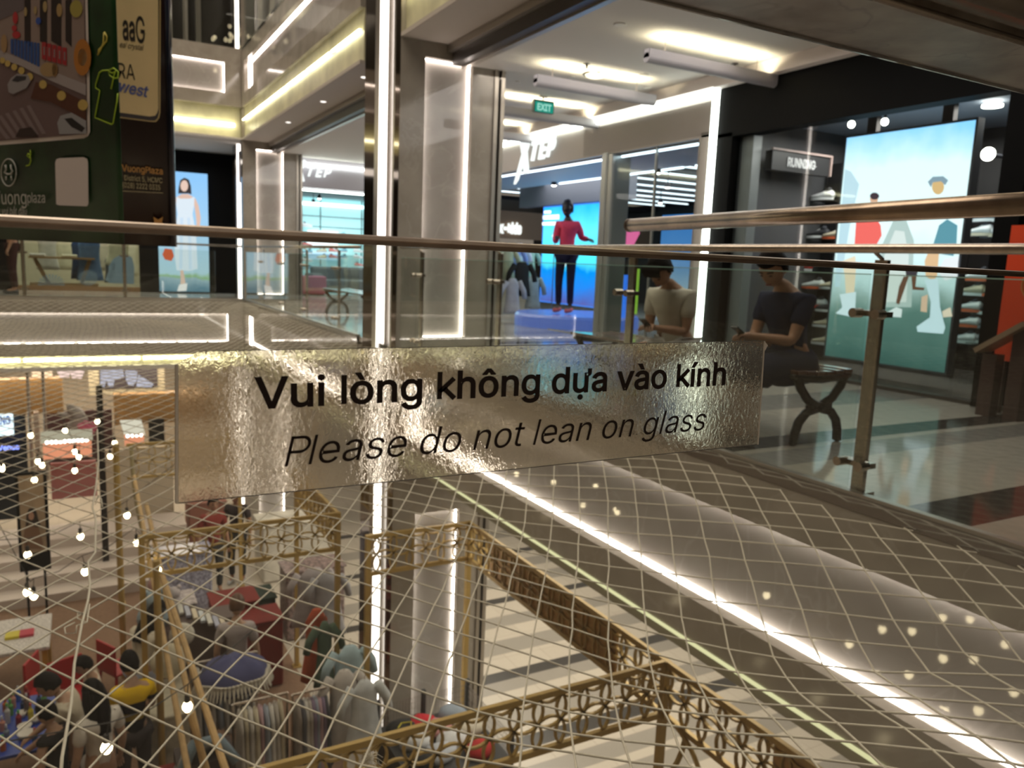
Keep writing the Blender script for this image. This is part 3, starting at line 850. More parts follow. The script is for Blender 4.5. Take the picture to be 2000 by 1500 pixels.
# ------------------------------------------------------------------ ceiling fittings of the right gallery
def pendant(x0, x1, y, label):
    t = thing('linear_pendant', ((x0+x1)/2, y, 2.8), label, 'ceiling lamp', 'linear pendants under the white ceiling')
    b = MB(); b.tube([(x0-.2, y, 2.79), (x1+.25, y, 2.79)], .042, 14); b.box(x0-.2, x1+.25, y-.042, y-.034, 2.79, 2.862); b.box(x0-.2, x1+.25, y+.034, y+.042, 2.79, 2.862); b.box(x0-.2, x0-.19, y-.04, y+.04, 2.79, 2.862); b.box(x1+.24, x1+.25, y-.04, y+.04, 2.79, 2.862); b.build('lamp_body', mat('lamp_grey', (.36, .34, .36), .5), t, smooth=False)
    b = MB(); b.box(x0-.05, x1+.05, y-.022, y+.022, 2.831, 2.838); b.build('uplight', emis('pendant_led', (1, .92, .62), 60), t)
    for x in (x0, x1):
        b = MB(); b.tube([(x, y, 2.83), (x, y, 3.0)], .003, 5); b.build('wire', M['steel'], t)
pendant(4.64, 5.76, 5.83, 'grey tube pendant lamp nearest the black shop, lighting the ceiling above it')
pendant(4.35, 5.43, 7.27, 'grey tube pendant lamp over the entrance corner, second of the row')
pendant(4.6, 5.8, 8.9, 'grey tube pendant lamp just behind the green exit sign')
pendant(4.6, 5.8, 10.6, 'grey tube pendant lamp farthest along, above the white shop letters')
for i, (x, y, r, lab) in enumerate([(4.11, 5.79, .05, 'round white ceiling downlight nearest the marble column'), (4.8, 7.6, .035, 'small round ceiling downlight behind the first pendant glow'), (4.45, 8.2, .03, 'small round ceiling downlight left of the exit sign'), (5.9, 6.6, .04, 'small round ceiling downlight near the black fascia'), (5.75, 7.5, .04, 'small round ceiling downlight over the ribbed shop header'), (5.35, 7.05, .05, 'grey round ceiling disc between two pendants'), (5.0, 12.0, .04, 'distant round ceiling downlight beyond the last pendant')]):
    t = thing('downlight', (x, y, 3.0), lab, 'ceiling light')
    b = MB(); b.lathe([(r*.72, -.008), (r, -.008), (r*1.08, 0), (r*.9, .001)], (x, y, 2.999), 18); b.build('ring', mat('downlight_ring', (.7, .66, .6), .4), t)
    b = MB(); b.lathe([(.0, -.005), (r*.7, -.006), (r*.7, 0)], (x, y, 2.997), 16)
    b.build('lens', emis('downlight_lens', (1, .93, .85), 1.6) if i not in (5,) else mat('grey_disc', (.3, .28, .25), .5), t)
for x, y, lab in ((4.62, 7.05, 'small ceiling sprinkler between the pendant lamps'), (5.78, 6.15, 'small ceiling sprinkler near the black shop fascia')):
    t = thing('sprinkler', (x, y, 3.0), lab, 'sprinkler')
    b = MB(); b.lathe([(.0, -.0), (.035, 0), (.035, -.006), (.012, -.01), (.012, -.045), (.025, -.05), (.0, -.052)], (x, y, 3.0), 12); b.build('head', M['darktrim'], t)
t = thing('smoke_detector', (4.92, 7.35, 3.0), 'white round smoke detector ringed in front of the second pendant glow', 'smoke detector')
b = MB(); b.lathe([(.10, 0), (.10, -.02), (.085, -.035), (.03, -.05), (0, -.05)], (4.92, 7.35, 3.0), 24); b.build('housing', mat('detector_white', (.7, .68, .6), .4), t)
b = MB(); b.lathe([(.11, 0), (.125, -.01), (.115, -.018), (.105, -.01)], (4.92, 7.35, 3.0), 24); b.build('ring', M['steel'], t)
# exit sign
t = thing('exit_sign', (5.09, 8.7, 3.0), 'green hanging exit sign under the ceiling', 'exit sign')
b = MB(); b.box(4.95, 5.24, 8.68, 8.73, 2.805, 2.955); b.build('box', mat('exit_box', (.10, .12, .11), .5), t, bevel=.004)
b = MB(); b.box(4.965, 5.225, 8.674, 8.68, 2.81, 2.93); face = b.build('face', emis('exit_green', (.02, .42, .30), .55), t)
text('lettering', 'EXIT', emis('exit_white', (.35, .75, .62), .8), face, (4.995, 8.673, 2.83), (1, 0, 0), (0, 0, 1), width=.2, height=.075, bold=.03)
b = MB(); b.tube([(5.09, 8.705, 2.955), (5.09, 8.705, 3.0)], .01); b.box(5.04, 5.14, 8.68, 8.73, 2.99, 3.0); b.build('bracket', M['darktrim'], t)

# ------------------------------------------------------------------ shop fronts of the right gallery
ribbed = mat('ribbed_header', (.34, .30, .27), .45, .2)
silver = mat('silver_post', (.42, .42, .40), .3, .5)
b = MB()
z = 2.42
t = thing('wall_right_shopfront', (XS, 9.5, 0), 'grey ribbed shop front header with a white light line', None, kind='structure')
b.box(XS, XS+.1, 6.72, 17.2, 2.40, 2.87)
b.box(XS, XS+.1, 6.72, 6.87, .0, 2.45); b.build('header', ribbed, t)
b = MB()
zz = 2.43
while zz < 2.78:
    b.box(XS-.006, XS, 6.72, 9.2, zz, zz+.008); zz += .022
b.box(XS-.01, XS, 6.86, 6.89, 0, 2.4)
b.build('ribs', mat('dark_rib', (.22, .19, .17), .4, .2), t)  # raised ribs in a darker brown than the header
b = MB(); b.box(XS-.05, XS-.005, 6.62, 9.08, 2.80, 2.87); b.box(XS-.05, XS-.005, 9.25, 17.0, 2.80, 2.85); b.box(XS-.05, XS-.005, 6.60, 6.68, .0, 2.87); b.build('light_line', M['led_white'], t)
b = MB(); b.box(XS, XS+.3, 8.52, 8.76, 0, 2.42); b.box(XS-.02, XS+.1, 8.62, 8.72, 0, 2.42); b.build('post', silver, t, bevel=.01)
b = MB(); b.box(XS, XS+.08, 12.0, 17.2, 0, 2.42); b.build('closed_bay', mat('dark_bay', (.16, .15, .15), .4), t)
b = MB(); b.box(XS-.12, XS+.3, -3, 6.6, 2.87, 3.0); b.box(XS-.12, XS+.3, 6.6, 17.2, 2.88, 3.0); b.build('cornice', mat('cornice_white', (.86, .78, .74), .7), t)
t = thing('window_1', (XS+.05, 7.65, 1.2), 'tall shop window between the ribbed wall and the silver post', None, kind='structure')
b = MB(); b.box(XS+.05, XS+.06, 6.87, 8.52, .02, 2.40); b.build('window_glass', M['shopglass'], t)
b = MB(); b.box(XS+.02, XS+.1, 6.87, 8.52, 0, .05); b.box(XS+.04, XS+.07, 7.68, 7.70, 0, 2.4); b.build('window_frame', silver, t)
# shop sign: XTEP
def xtep(name, org, ex, scale, label, ey=(0, 0, 1)):
    t = thing(name, org, label, 'shop sign')
    wl = emis('sign_white', (.93, 1, .97), 1.05)
    ex = W(ex).normalized(); ey = W(ey); ez = ex.cross(ey)
    o = W(org)
    def P2(pts): return [o+ex*(x*scale)+ey*(y*scale)+ez*.05 for x, y in pts]
    for pts in ([(-.18, -.62), (.0, -.50), (.72, .68), (.60, .80), (.50, .74)], [(.05, .72), (.36, .78), (.52, .05), (.62, -.30), (.42, -.36), (.33, -.05)]):
        b = MB(); b.poly(P2(pts), -ez*.04); b.build('letter_x', wl, t)
    x = .78
    for ch, w in (('T', .36), ('E', .38), ('P', .38)):
        text('letter_'+ch.lower(), ch, wl, t, o+ex*(x*scale)+ey*(.0)+ez*.03, ex, ey, width=w*scale*1.15, height=.48*scale, bold=.03, shear=.35, depth=.04)
        x += w+.05
    b = MB(); b.poly(P2([(.86, .50), (2.12, .60), (2.06, .46), (.80, .42)]), -ez*.03); b.build('letter_bar', wl, t)
    return t
xtep('shop_sign', (XS-.01, 10.95, 2.50), (0, -1, 0), .52, 'white glowing slanted letters on the grey ribbed shop header')
# second shop front facing the camera, seen between the columns
t = thing('wall_far_shopfront', (5, 17.2, 0), 'second front of the sports shop seen between the columns', None, kind='structure')
b = MB(); b.box(2.95, 6.05, 17.2, 17.35, 2.38, 3.0); b.build('header', mat('lilac_header', (.44, .41, .46), .5), t)
b = MB(); b.box(3.6, 6.05, 17.15, 17.19, 2.84, 2.88); b.box(3.6, 6.05, 17.22, 17.3, 2.32, 2.35); b.build('light_line', M['led_white'], t)
xtep('shop_sign', (4.0, 17.14, 2.62), (1, 0, 0), .40, 'smaller white glowing slanted letters seen between the two columns')
# interiors
SF = mat('shop_floor', (.42, .42, .42), .12)
b = MB(); b.box(XS+.1, 14, 6.45, 17.1, 0, .012); struct(b.build('floor', SF), 'pale floor inside the sports shop')
dark = mat('shop_dark', (.02, .022, .03), .6)
b = MB(); b.box(XS+.1, 14, 6.45, 17.1, 2.62, 2.7); b.box(13.9, 14, 6.45, 24, 0, 2.7); b.box(3.2, 14, 17.4, 24, 2.5, 2.6); struct(b.build('ceiling', dark), 'dark ceiling inside the sports shop')
b = MB(); b.box(XS+.1, 13.9, 6.36, 6.45, 0, 2.87); struct(b.build('wall_shop_side', mat('shop_partition', (.07, .07, .075), .5)))
b = MB(); b.box(XS+.1, XS+1.4, 6.5, 17, 2.38, 2.42); struct(b.build('ceiling', mat('entrance_soffit', (.52, .52, .56), .5)), 'pale soffit over the sports shop entrance')
sl = emis('shop_tube', (.75, .9, 1), 2.2)
for i, y in enumerate([7.2, 8.1, 9.0, 9.9, 10.8, 11.7, 12.6, 13.5, 14.4, 15.3, 16.2]):
    b = MB()
    b.box(XS+1.45, 13.2, y-.02, y+.02, 2.56, 2.585)
    tag(b.build('ceiling_tube_light', sl), 'thin cool light line across the dark shop ceiling', 'ceiling light', 'cool light lines on the dark shop ceiling')
for x in (XS+.14, XS+1.38):
    for y0, y1 in ((8.76, 12.0), (6.9, 8.5)):
        b = MB(); b.box(x-.015, x+.015, y0, y1, 2.36, 2.38); tag(b.build('soffit_light_line', emis('soffit_line', (.72, .88, 1), 3.5)), 'cool light line edging the entrance soffit', 'ceiling light', 'light lines edging the shop entrance soffit')
b = MB()
for k, (px, py, lab) in enumerate([(1055, 385, 'over the shop entrance left of the blue screen'), (1080, 378, 'brightest one over the shop entrance'), (1082, 358, 'highest of three over the shop entrance'), (1285, 333, 'behind the upper window, near its light lines'), (1304, 362, 'right of centre behind the shop window'), (1290, 393, 'lower in the shop window, above the handrail end'), (1208, 412, 'beside the silver post, over the blue banner'), (1140, 374, 'dim one above the blue screen'), (612, 393, 'bright one in the far shop between the columns'), (624, 385, 'small one in the far shop between the columns')]):
    q = at(px, py, 'z', 2.36 if k < 8 else 2.3)
    if q.x > 13.5: q = at(px, py, 'x', 10.0)
    t = thing('spotlight', q, 'black track spotlight with bright lens, '+lab, 'spotlight')
    b = MB(); b.lathe([(.025, .05), (.045, .03), (.05, -.03), (.045, -.035), (.04, -.03), (.0, -.03)], q, 12); b.build('spot_head', dark, t)
    b = MB(); b.ball(q+W((0, 0, -.035)), (.042, .042, .02), 10, 6); b.build('lens', emis('spot_lens', (1, .96, .85), 9), t)
    b = MB(); b.tube([q+W((0, 0, .05)), (q.x, q.y, 2.6)], .008, 6); b.build('spot_stem', dark, t)

# ---- prints on lit boxes
def litbox(name, axis, pos, a0, a1, z0, z1, colr, label, cat='lit poster', strength=1.2, th=.08, frame=None):
    t = thing(name, ((pos, (a0+a1)/2, z0) if axis == 'x' else ((a0+a1)/2, pos, z0)), label, cat)
    b = MB()
    if axis == 'x': b.box(pos, pos+th, a0, a1, z0, z1)
    else: b.box(a0, a1, pos, pos+th, z0, z1)
    m = bpy.data.materials.new(name+'_print'); m.use_nodes = True
    nt = m.node_tree; nt.nodes.clear(); L = nt.links.new
    g = nt.nodes.new('ShaderNodeNewGeometry'); s = nt.nodes.new('ShaderNodeSeparateXYZ'); r = nt.nodes.new('ShaderNodeValToRGB')
    mr = nt.nodes.new('ShaderNodeMapRange'); mr.inputs['From Min'].default_value = z0; mr.inputs['From Max'].default_value = z1
    n = nt.nodes.new('ShaderNodeTexNoise'); n.inputs['Scale'].default_value = 2.5; n.inputs['Detail'].default_value = 6
    mx = nt.nodes.new('ShaderNodeMath'); mx.operation = 'MULTIPLY_ADD'; mx.inputs[1].default_value = .18; 
    sb = nt.nodes.new('ShaderNodeMath'); sb.operation = 'ADD'; sb.inputs[1].default_value = -.09
    e = nt.nodes.new('ShaderNodeEmission'); e.inputs[1].default_value = strength; o = nt.nodes.new('ShaderNodeOutputMaterial')
    L(g.outputs['Position'], s.inputs[0]); L(g.outputs['Position'], n.inputs['Vector']); L(s.outputs['Z'], mr.inputs['Value'])
    L(n.outputs['Fac'], mx.inputs[0]); L(mr.outputs[0], mx.inputs[2]); L(mx.outputs[0], sb.inputs[0]); L(sb.outputs[0], r.inputs['Fac'])
    L(r.outputs[0], e.inputs[0]); L(e.outputs[0], o.inputs[0])
    el = r.color_ramp.elements
    while len(el) > 2: el.remove(el[-1])
    for k, (p, c) in enumerate(colr):
        x = el[k] if k < 2 else el.new(p)
        x.position = p; x.color = (*c, 1)
    b.build('lit_print', m, t)
    if frame:
        b = MB(); w = .02
        if axis == 'x':
            b.box(pos-.004, pos+th+.01, a0-w, a0, z0-w, z1+w); b.box(pos-.004, pos+th+.01, a1, a1+w, z0-w, z1+w); b.box(pos-.004, pos+th+.01, a0, a1, z1, z1+w); b.box(pos-.004, pos+th+.01, a0, a1, z0-w, z0)
        else:
            b.box(a0-w, a0, pos-.004, pos+th+.01, z0-w, z1+w); b.box(a1, a1+w, pos-.004, pos+th+.01, z0-w, z1+w); b.box(a0, a1, pos-.004, pos+th+.01, z1, z1+w); b.box(a0, a1, pos-.004, pos+th+.01, z0-w, z0)
        b.build('frame', frame, t)
    return t
def printed(parent, axis, pos, name, shapes, s=1.0):
    """flat lit colour shapes on a lit print, each (colour, [photo points])"""
    for k, (col, pts) in enumerate(shapes):
        q = [at(x, y, axis, pos-.002-.0012*k) for x, y in pts]
        b = MB(); b.poly(q, (.0008, 0, 0) if axis == 'x' else (0, .0008, 0))
        b.build(name, emis('lit_%d_%d_%d_%d' % (*[int(c*99) for c in col], int(s*10)), col, s), parent)
# large running poster in the black shop
po = litbox('lit_poster', 'x', 6.6, 4.13, 5.40, .16, 2.29, [(0, (.035, .10, .09)), (.20, (.10, .20, .18)), (.28, (.26, .38, .36)), (.36, (.52, .70, .72)), (.58, (.80, .98, 1)), (.86, (.74, .96, 1)), (1, (.25, .62, 1))], 'large lit running poster in the black shop window', strength=1.15, frame=mat('poster_frame', (.10, .11, .13), .4))
printed(po, 'x', 6.6, 'printed_figure', [
    ((.55, .75, .85), [(1650, 330), (1662, 335), (1678, 360), (1660, 440), (1640, 560), (1630, 560)]),
    ((.50, .62, .60), [(1722, 480), (1745, 430), (1770, 430), (1785, 470), (1780, 600), (1715, 600)]),
    ((.75, .82, .80), [(1727, 500), (1748, 450), (1766, 452), (1775, 500), (1770, 590), (1722, 590)]),
    ((.35, .45, .45), [(1720, 560), (1728, 555), (1728, 590), (1720, 590)]),
    ((.95, .16, .14), [(1672, 430), (1712, 428), (1720, 440), (1722, 460), (1712, 478), (1700, 492), (1668, 490)]),
    ((.75, .45, .30), ell(1707, 389, 8, 9)), ((.06, .04, .05), ell(1708, 383, 9, 7)),
    ((.90, .75, .55), [(1645, 510), (1670, 500), (1672, 520), (1668, 575), (1652, 575), (1650, 540)]),
    ((.75, .9, .98), [(1640, 575), (1672, 570), (1670, 605), (1668, 620), (1632, 612), (1645, 600)]),
    ((.06, .05, .06), [(1768, 525), (1795, 520), (1790, 540), (1770, 540)]), ((.16, .08, .05), [(1765, 540), (1775, 540), (1756, 595), (1750, 592), (1756, 560)]),
    ((.16, .08, .05), [(1780, 538), (1790, 540), (1788, 560), (1806, 562), (1804, 567), (1782, 566)]),
    ((.85, .92, .95), [(1732, 610), (1750, 600), (1762, 604), (1760, 620), (1734, 618)]),
    ((.12, .32, .40), [(1834, 440), (1850, 428), (1870, 440), (1868, 480), (1862, 500), (1830, 495), (1822, 480)]),
    ((.72, .48, .22), ell(1832, 365, 12, 15)), ((.25, .35, .42), [(1812, 355), (1822, 345), (1842, 344), (1852, 352), (1846, 362), (1838, 354), (1822, 356), (1818, 366)]),
    ((.88, .9, .95), [(1845, 505), (1872, 500), (1870, 540), (1846, 548), (1830, 530)]),
    ((.80, .52, .30), [(1812, 495), (1834, 495), (1830, 540), (1822, 548), (1808, 540), (1806, 510)]),
    ((.70, .88, .98), [(1806, 546), (1832, 544), (1836, 600), (1846, 640), (1842, 652), (1792, 648), (1790, 638), (1816, 620), (1818, 590)]),
    ((.80, .55, .40), [(1800, 580), (1812, 575), (1810, 610), (1798, 608)]),
    ((.9, .75, .6), [(1840, 608), (1856, 600), (1860, 618), (1842, 620)]),
], 1.0)
# blue screen in the sports shop with running print
bs = litbox('lit_poster', 'x', 8.0, 11.55, 13.45, .25, 2.05, [(0, (.10, .12, .45)), (.18, (.02, .25, .95)), (.34, (.0, .30, 1)), (.40, (.08, .75, 1)), (.75, (.12, .75, 1)), (1, (.02, .42, 1))], 'large bright blue lit screen behind the running mannequin', strength=1.25, frame=emis('screen_edge', (.05, .25, 1), 1.2))
printed(bs, 'x', 8.0, 'printed_figure', [
    ((.9, .97, 1), [(1062, 412), (1076, 411), (1076, 417), (1062, 417)]), ((.9, .97, 1), [(1060, 421), (1092, 419), (1092, 428), (1060, 429)]), ((.9, .97, 1), [(1059, 434), (1088, 433), (1088, 440), (1059, 440)]),
    ((.92, .96, 1), [(1104, 430), (1112, 442), (1096, 452), (1090, 466), (1085, 468), (1078, 462), (1084, 446), (1094, 434)]),
    ((.92, .96, 1), [(1091, 490), (1106, 488), (1108, 510), (1098, 535), (1090, 530), (1090, 510)]),
], 1.6)
# fashion poster in the back gallery
b = MB(); b.box(1.60, 3.2, 19.3, 19.4, 0, 3.14); b.box(-9, -1.15, 19.3, 19.4, 0, 3.14); b.box(-1.15, 1.6, 19.3, 19.4, 1.3, 3.14); b.box(1.16, 1.6, 19.28, 19.38, 0, 1.3)
struct(b.build('wall_back', M['black']), 'black shop front panels of the back gallery')
fp = litbox('lit_poster', 'y', 19.17, 1.55, 2.59, .03, 2.66, [(0, (.10, .2, .26)), (.10, (.28, .4, .45)), (.125, (.25, .42, .20)), (.16, (.40, .58, .66)), (.5, (.35, .58, .78)), (1, (.25, .52, .85))], 'tall lit fashion poster with a woman in a pale dress on the back gallery', strength=.95)
printed(fp, 'y', 19.17, 'printed_figure', [
    ((.05, .04, .04), [(349, 366), (352, 352), (360, 347), (369, 351), (373, 364), (374, 380), (368, 378), (352, 378), (348, 378)]),
    ((.75, .52, .42), [(340, 388), (355, 379), (368, 379), (382, 388), (388, 402), (392, 425), (390, 448), (386, 462), (381, 462), (384, 440), (383, 425), (379, 398), (344, 396), (342, 420), (340, 440), (337, 440), (336, 410)]),
    ((.80, .58, .48), ell(360, 363, 7.5, 11)),
    ((.72, .82, .90), [(345, 384), (352, 388), (370, 388), (380, 384), (379, 402), (376, 418), (383, 460), (386, 525), (370, 529), (345, 528), (341, 500), (342, 450), (347, 418), (344, 400)]),
    ((.60, .75, .90), [(352, 425), (358, 425), (356, 525), (350, 525)]), ((.60, .75, .90), [(366, 425), (371, 425), (376, 526), (369, 527)]),
    ((.62, .12, .05), [(317, 497), (322, 485), (336, 487), (340, 500), (335, 510), (322, 507)]),
    ((.72, .52, .42), [(352, 528), (358, 528), (362, 550), (361, 562), (352, 560), (353, 545)]),
    ((.85, .82, .8), [(350, 556), (366, 553), (364, 568), (346, 569)]),
], .85)
# dress shop behind the back gallery
b = MB(); b.box(-1.2, 1.7, 22.2, 22.3, 0, 3.1); b.box(-1.3, -1.2, 19.4, 22.3, 0, 3.1); b.box(1.6, 1.7, 19.4, 22.3, 0, 3.1); struct(b.build('wall_dress_shop', mat('cream_wall', (.42, .38, .28), .7)), 'cream walls inside the dress shop')
t = thing('window_2', (0, 19.35, 0), 'dress shop window with pale blue flower stickers', None, kind='structure')
b = MB(); b.box(-1.15, 1.16, 19.34, 19.35, .0, 1.3); b.build('window_glass', M['shopglass'], t)
b = MB(); b.box(-1.15, 1.16, 19.3, 19.4, 0, .10); b.build('window_frame', mat('wood_sill', (.22, .12, .05), .5), t)
blue = mat('sticker_blue', (.16, .24, .30), .7)
for pts in ([(212, 553), (212, 520), (222, 505), (234, 498), (246, 497), (258, 503), (262, 520), (262, 555)], [(205, 548), (218, 515), (226, 512), (222, 553)]):
    b = MB(); b.poly([at(x, y, 'y', 19.33) for x, y in pts], (0, .003, 0)); b.build('window_decal', blue, t)
for cx, cy, rr in ((172, 543, 19), (100, 556, 26)):
    b = MB()
    for k in range(22):
        a = PI*2*k/22; p_ = [(cx, cy), (cx+rr*math.cos(a-.07), cy+rr*.8*math.sin(a-.07)), (cx+rr*math.cos(a+.07), cy+rr*.8*math.sin(a+.07))]
        b.poly([at(x, y, 'y', 19.33-.0002*k) for x, y in p_], (0, .001, 0))
    b.build('window_decal', blue, t)
def garment(name, x, y, zt, w, L_, col, label, cat='garment', group=None, axis='y', flare=.12, sleeves=False, th=.05, cloth=None):
    """garment on a hanger; axis: direction its flat face looks to"""
    t = thing(name, (x, y, zt), label, cat, group)
    b = MB(); n = 16; rows = 9; vs = []
    for i in range(rows):
        f_ = i/(rows-1); ww = w*((.46, .44, .40, .38, .38, .40, .43, .46, .49)[i]) * (1+flare*f_) if i else w*.17
        zz = zt - L_*f_ - (.05 if i == 1 else 0)*(1-f_*8) - (.03 if i == 1 else 0)
        for j in range(n):
            a = 2*PI*j/n; k = 1+.45*f_*math.sin(a*7+i*.2+x*7)
            u_, v_ = ww*math.cos(a), th*(.4+.6*f_)*math.sin(a)*k
            vs.append((x+u_, y+v_, zz) if axis == 'y' else (x+v_, y+u_, zz))
    fs = [(i*n+j, i*n+(j+1) % n, (i+1)*n+(j+1) % n, (i+1)*n+j) for i in range(rows-1) for j in range(n)]
    fs += [tuple(range(n-1, -1, -1)), tuple((rows-1)*n+j for j in range(n))]
    b.add(vs, fs)
    m = mat('cloth_%d_%d_%d' % tuple(int(c*99) for c in col), col, .85, noise=.12, nscale=9, spec=.12)
    b.build('cloth', m, t, smooth=True)
    if sleeves:
        for s in (-1, 1):
            b = MB(); d = W((s, 0, 0)) if axis == 'y' else W((0, s, 0)); p = W((x, y, zt-.06))+d*w*.42
            b.tube([p, p+d*.10-W((0, 0, .16)), p+d*.13-W((0, 0, .3))], [.055, .05, .045], 8); b.build('sleeve', m, t, smooth=True)
    b = MB(); b.tube([(x, y, zt-.02), (x, y, zt+.05), (x+.015, y, zt+.075), (x, y, zt+.09)], .003, 5); b.build('hanger', M['steel'], t)
    return t
for k, (x, y, zt, w, L_, col, lab) in enumerate([
    (-.62, 20.6, 1.45, .42, .75, (.48, .46, .42), 'short white blouse at the left of the dress shop window'),
    (-.30, 20.9, 1.5, .40, .8, (.55, .5, .36), 'cream frilled top hanging in the dress shop'),
    (-.02, 20.3, 1.42, .30, .9, (.03, .06, .14), 'navy trousers hanging behind the display table'),
    (.20, 20.0, 1.45, .50, .95, (.10, .18, .34), 'flared denim blue dress in the middle of the shop window'),
    (.55, 21.0, 1.5, .40, .8, (.40, .36, .28), 'beige knit top beside the blue dress'),
    (.78, 20.1, 1.4, .52, .55, (.60, .56, .40), 'cream pleated skirt hanging right in the shop window'),
    (1.05, 20.9, 1.5, .44, .9, (.62, .58, .46), 'long cream dress nearest the black poster wall'),
    (.62, 20.4, 1.05, .25, .6, (.05, .06, .07), 'dark shorts hanging below the beige top')]):
    garment('hanging_garment', x, y, zt-.30, w, L_, col, lab, 'garment')
b = MB(); b.tube([(-1.1, 20.5, 1.3), (1.5, 20.5, 1.3)], .015); tag(b.build('clothes_rail', M['steel']), 'steel clothes rail across the dress shop window', 'clothes rail')
t = thing('display_table', (-.45, 19.9, 0), 'brown wooden display table with folded clothes in the dress shop', 'table')
wood = mat('brown_wood', (.24, .13, .05), .5, noise=.2, nscale=5)
b = MB(); b.box(-.95, .3, 19.7, 20.2, .66, .70); b.build('tabletop', wood, t)
for x in (-.85, .2):
    b = MB(); b.beam((x, 19.95, .66), (x*.6-.1, 19.95, .13), .08, .05, up=(0, 1, 0)); b.build('leg', wood, t)
b = MB(); b.box(-.95, .35, 19.7, 20.2, 0, .13); b.build('base', wood, t)
for k, (x, c, lab) in enumerate([(-.80, (.55, .53, .5), 'folded white garment at the left end of the display table'), (-.2, (.62, .58, .45), 'folded cream garment in the middle of the display table')]):
    b = MB(); b.box(x-.14, x+.16, 19.78, 20.05, .70, .76); tag(b.build('folded_garment', mat('fold%d' % k, c, .9), bevel=.02), lab, 'folded clothes')
# far sports shop: lit shoe wall behind the second front
t = thing('shoe_wall', (6, 21.5, 0), 'pale cyan lit display wall in the far sports shop', 'display wall')
b = MB(); b.box(4.2, 9.0, 21.5, 21.6, 0, 2.5); b.build('back_panel', mat('cyan_panel', (.40, .62, .62), .5, emit=(.35, .75, .8), es=.42), t)  # panel's own glow stands for the wash light falling on it
b = MB()
for z in (2.0, 1.72): b.box(4.2, 9, 21.48, 21.5, z, z+.02)
for x in (5.0, 5.75, 6.9): b.box(x, x+.025, 21.48, 21.5, 0, 2.5)
b.build('panel_joint', mat('joint_dark', (.08, .12, .12), .5), t)
b = MB(); b.box(4.2, 9, 21.35, 21.5, 2.28, 2.36); b.build('wall_washer', emis('wall_washer', (.65, .97, 1), 3), t)
sc = litbox('lit_screen', 'y', 21.38, 5.40, 6.22, 1.16, 1.62, [(0, (.75, .9, .95)), (.5, (.9, .97, 1)), (1, (.8, .95, 1))], 'white lit screen with a faint shoe drawing on the cyan wall', 'lit screen', 1.5)
printed(sc, 'y', 21.38, 'printed_shoe', [((.30, .62, .70), [(645, 466), (660, 460), (672, 452), (676, 458), (668, 468), (650, 472)])], 1.0)
sc = litbox('lit_screen', 'y', 21.38, 5.40, 6.22, .86, 1.08, [(0, (.45, .7, .9)), (.5, (.3, .6, .85)), (1, (.7, .9, 1))], 'narrow lit blue screen below the white one on the cyan wall', 'lit screen', 1.2)

# ------------------------------------------------------------------ shoes
def shoe_mesh(name, m, ms, L_=.27, seed=0):
    """shoe with its toe to +x, sole at z = 0; returns (upper, sole)"""
    t = bpy.data.objects.new(name, None)
    b = MB(); n = 14; vs = []; st_ = 12
    for i in range(st_):
        f_ = i/(st_-1); x = (f_-.5)*L_
        w = .036+.010*math.sin(f_*PI*1.05) + (.006 if f_ > .6 else 0); w *= (1-.85*max(0, (f_-.88)/.12)**2)
        h = .085-.01*f_ if f_ < .32 else .085-.055*((f_-.32)/.68)**.8
        if f_ < .06: h *= .8
        for j in range(n):
            a = 2*PI*j/n; c, s = math.cos(a), math.sin(a)
            vs.append((x, w*c*(1-.35*max(0, s)), .022+h*.5+h*.5*s))
    fs = [(i*n+j, i*n+(j+1) % n, (i+1)*n+(j+1) % n, (i+1)*n+j) for i in range(st_-1) for j in range(n)]
    fs += [tuple(range(n-1, -1, -1)), tuple((st_-1)*n+j for j in range(n))]
    b.add(vs, fs)
    so = MB(); pts = []
    for k in range(20):
        a = 2*PI*k/20; x = math.cos(a)*L_*.52; w = .041+.006*math.cos(a); pts.append((x, w*math.sin(a), 0))
    so.poly(pts, (0, 0, .026))
    col = MB(); col.tube([(-L_*.36, 0, .108), (-L_*.28, 0, .112), (-L_*.14, 0, .098)], [.022, .026, .02], 8)
    lc = MB()
    for k in range(4):
        x = -.03+k*.022; lc.tube([(x, -.022, .095-k*.011), (x, 0, .104-k*.011), (x, .022, .095-k*.011)], .004, 5)
    return b, so, col, lc
def shoe(loc, rz, col, sole, label, group, tilt=0.):
    ks = 'shoe_%d_%d_%d' % tuple(int(c*99) for c in col); kt = 'sole_%d_%d_%d' % tuple(int(c*99) for c in sole)
    b, so, cl, lc = shoe_mesh('s', None, None)
    t = thing('running_shoe', (0, 0, 0), label, 'shoe', group)
    b.build('upper', mat(ks, col, .6, bump=.2, bscale=200), t, smooth=True)
    so.build('sole', mat(kt, sole, .5), t)
    cl.build('collar', mat('shoe_lining', (.05, .05, .06), .8), t, smooth=True)
    lc.build('laces', mat('shoe_laces', (.6, .6, .6), .8), t)
    t.location = loc; t.rotation_euler = (0, tilt, rz)
    return t
WH, OR, BK, GY, RD, CR = (.80, .80, .80), (.8, .16, .06), (.03, .03, .035), (.3, .3, .33), (.75, .07, .05), (.6, .52, .38)
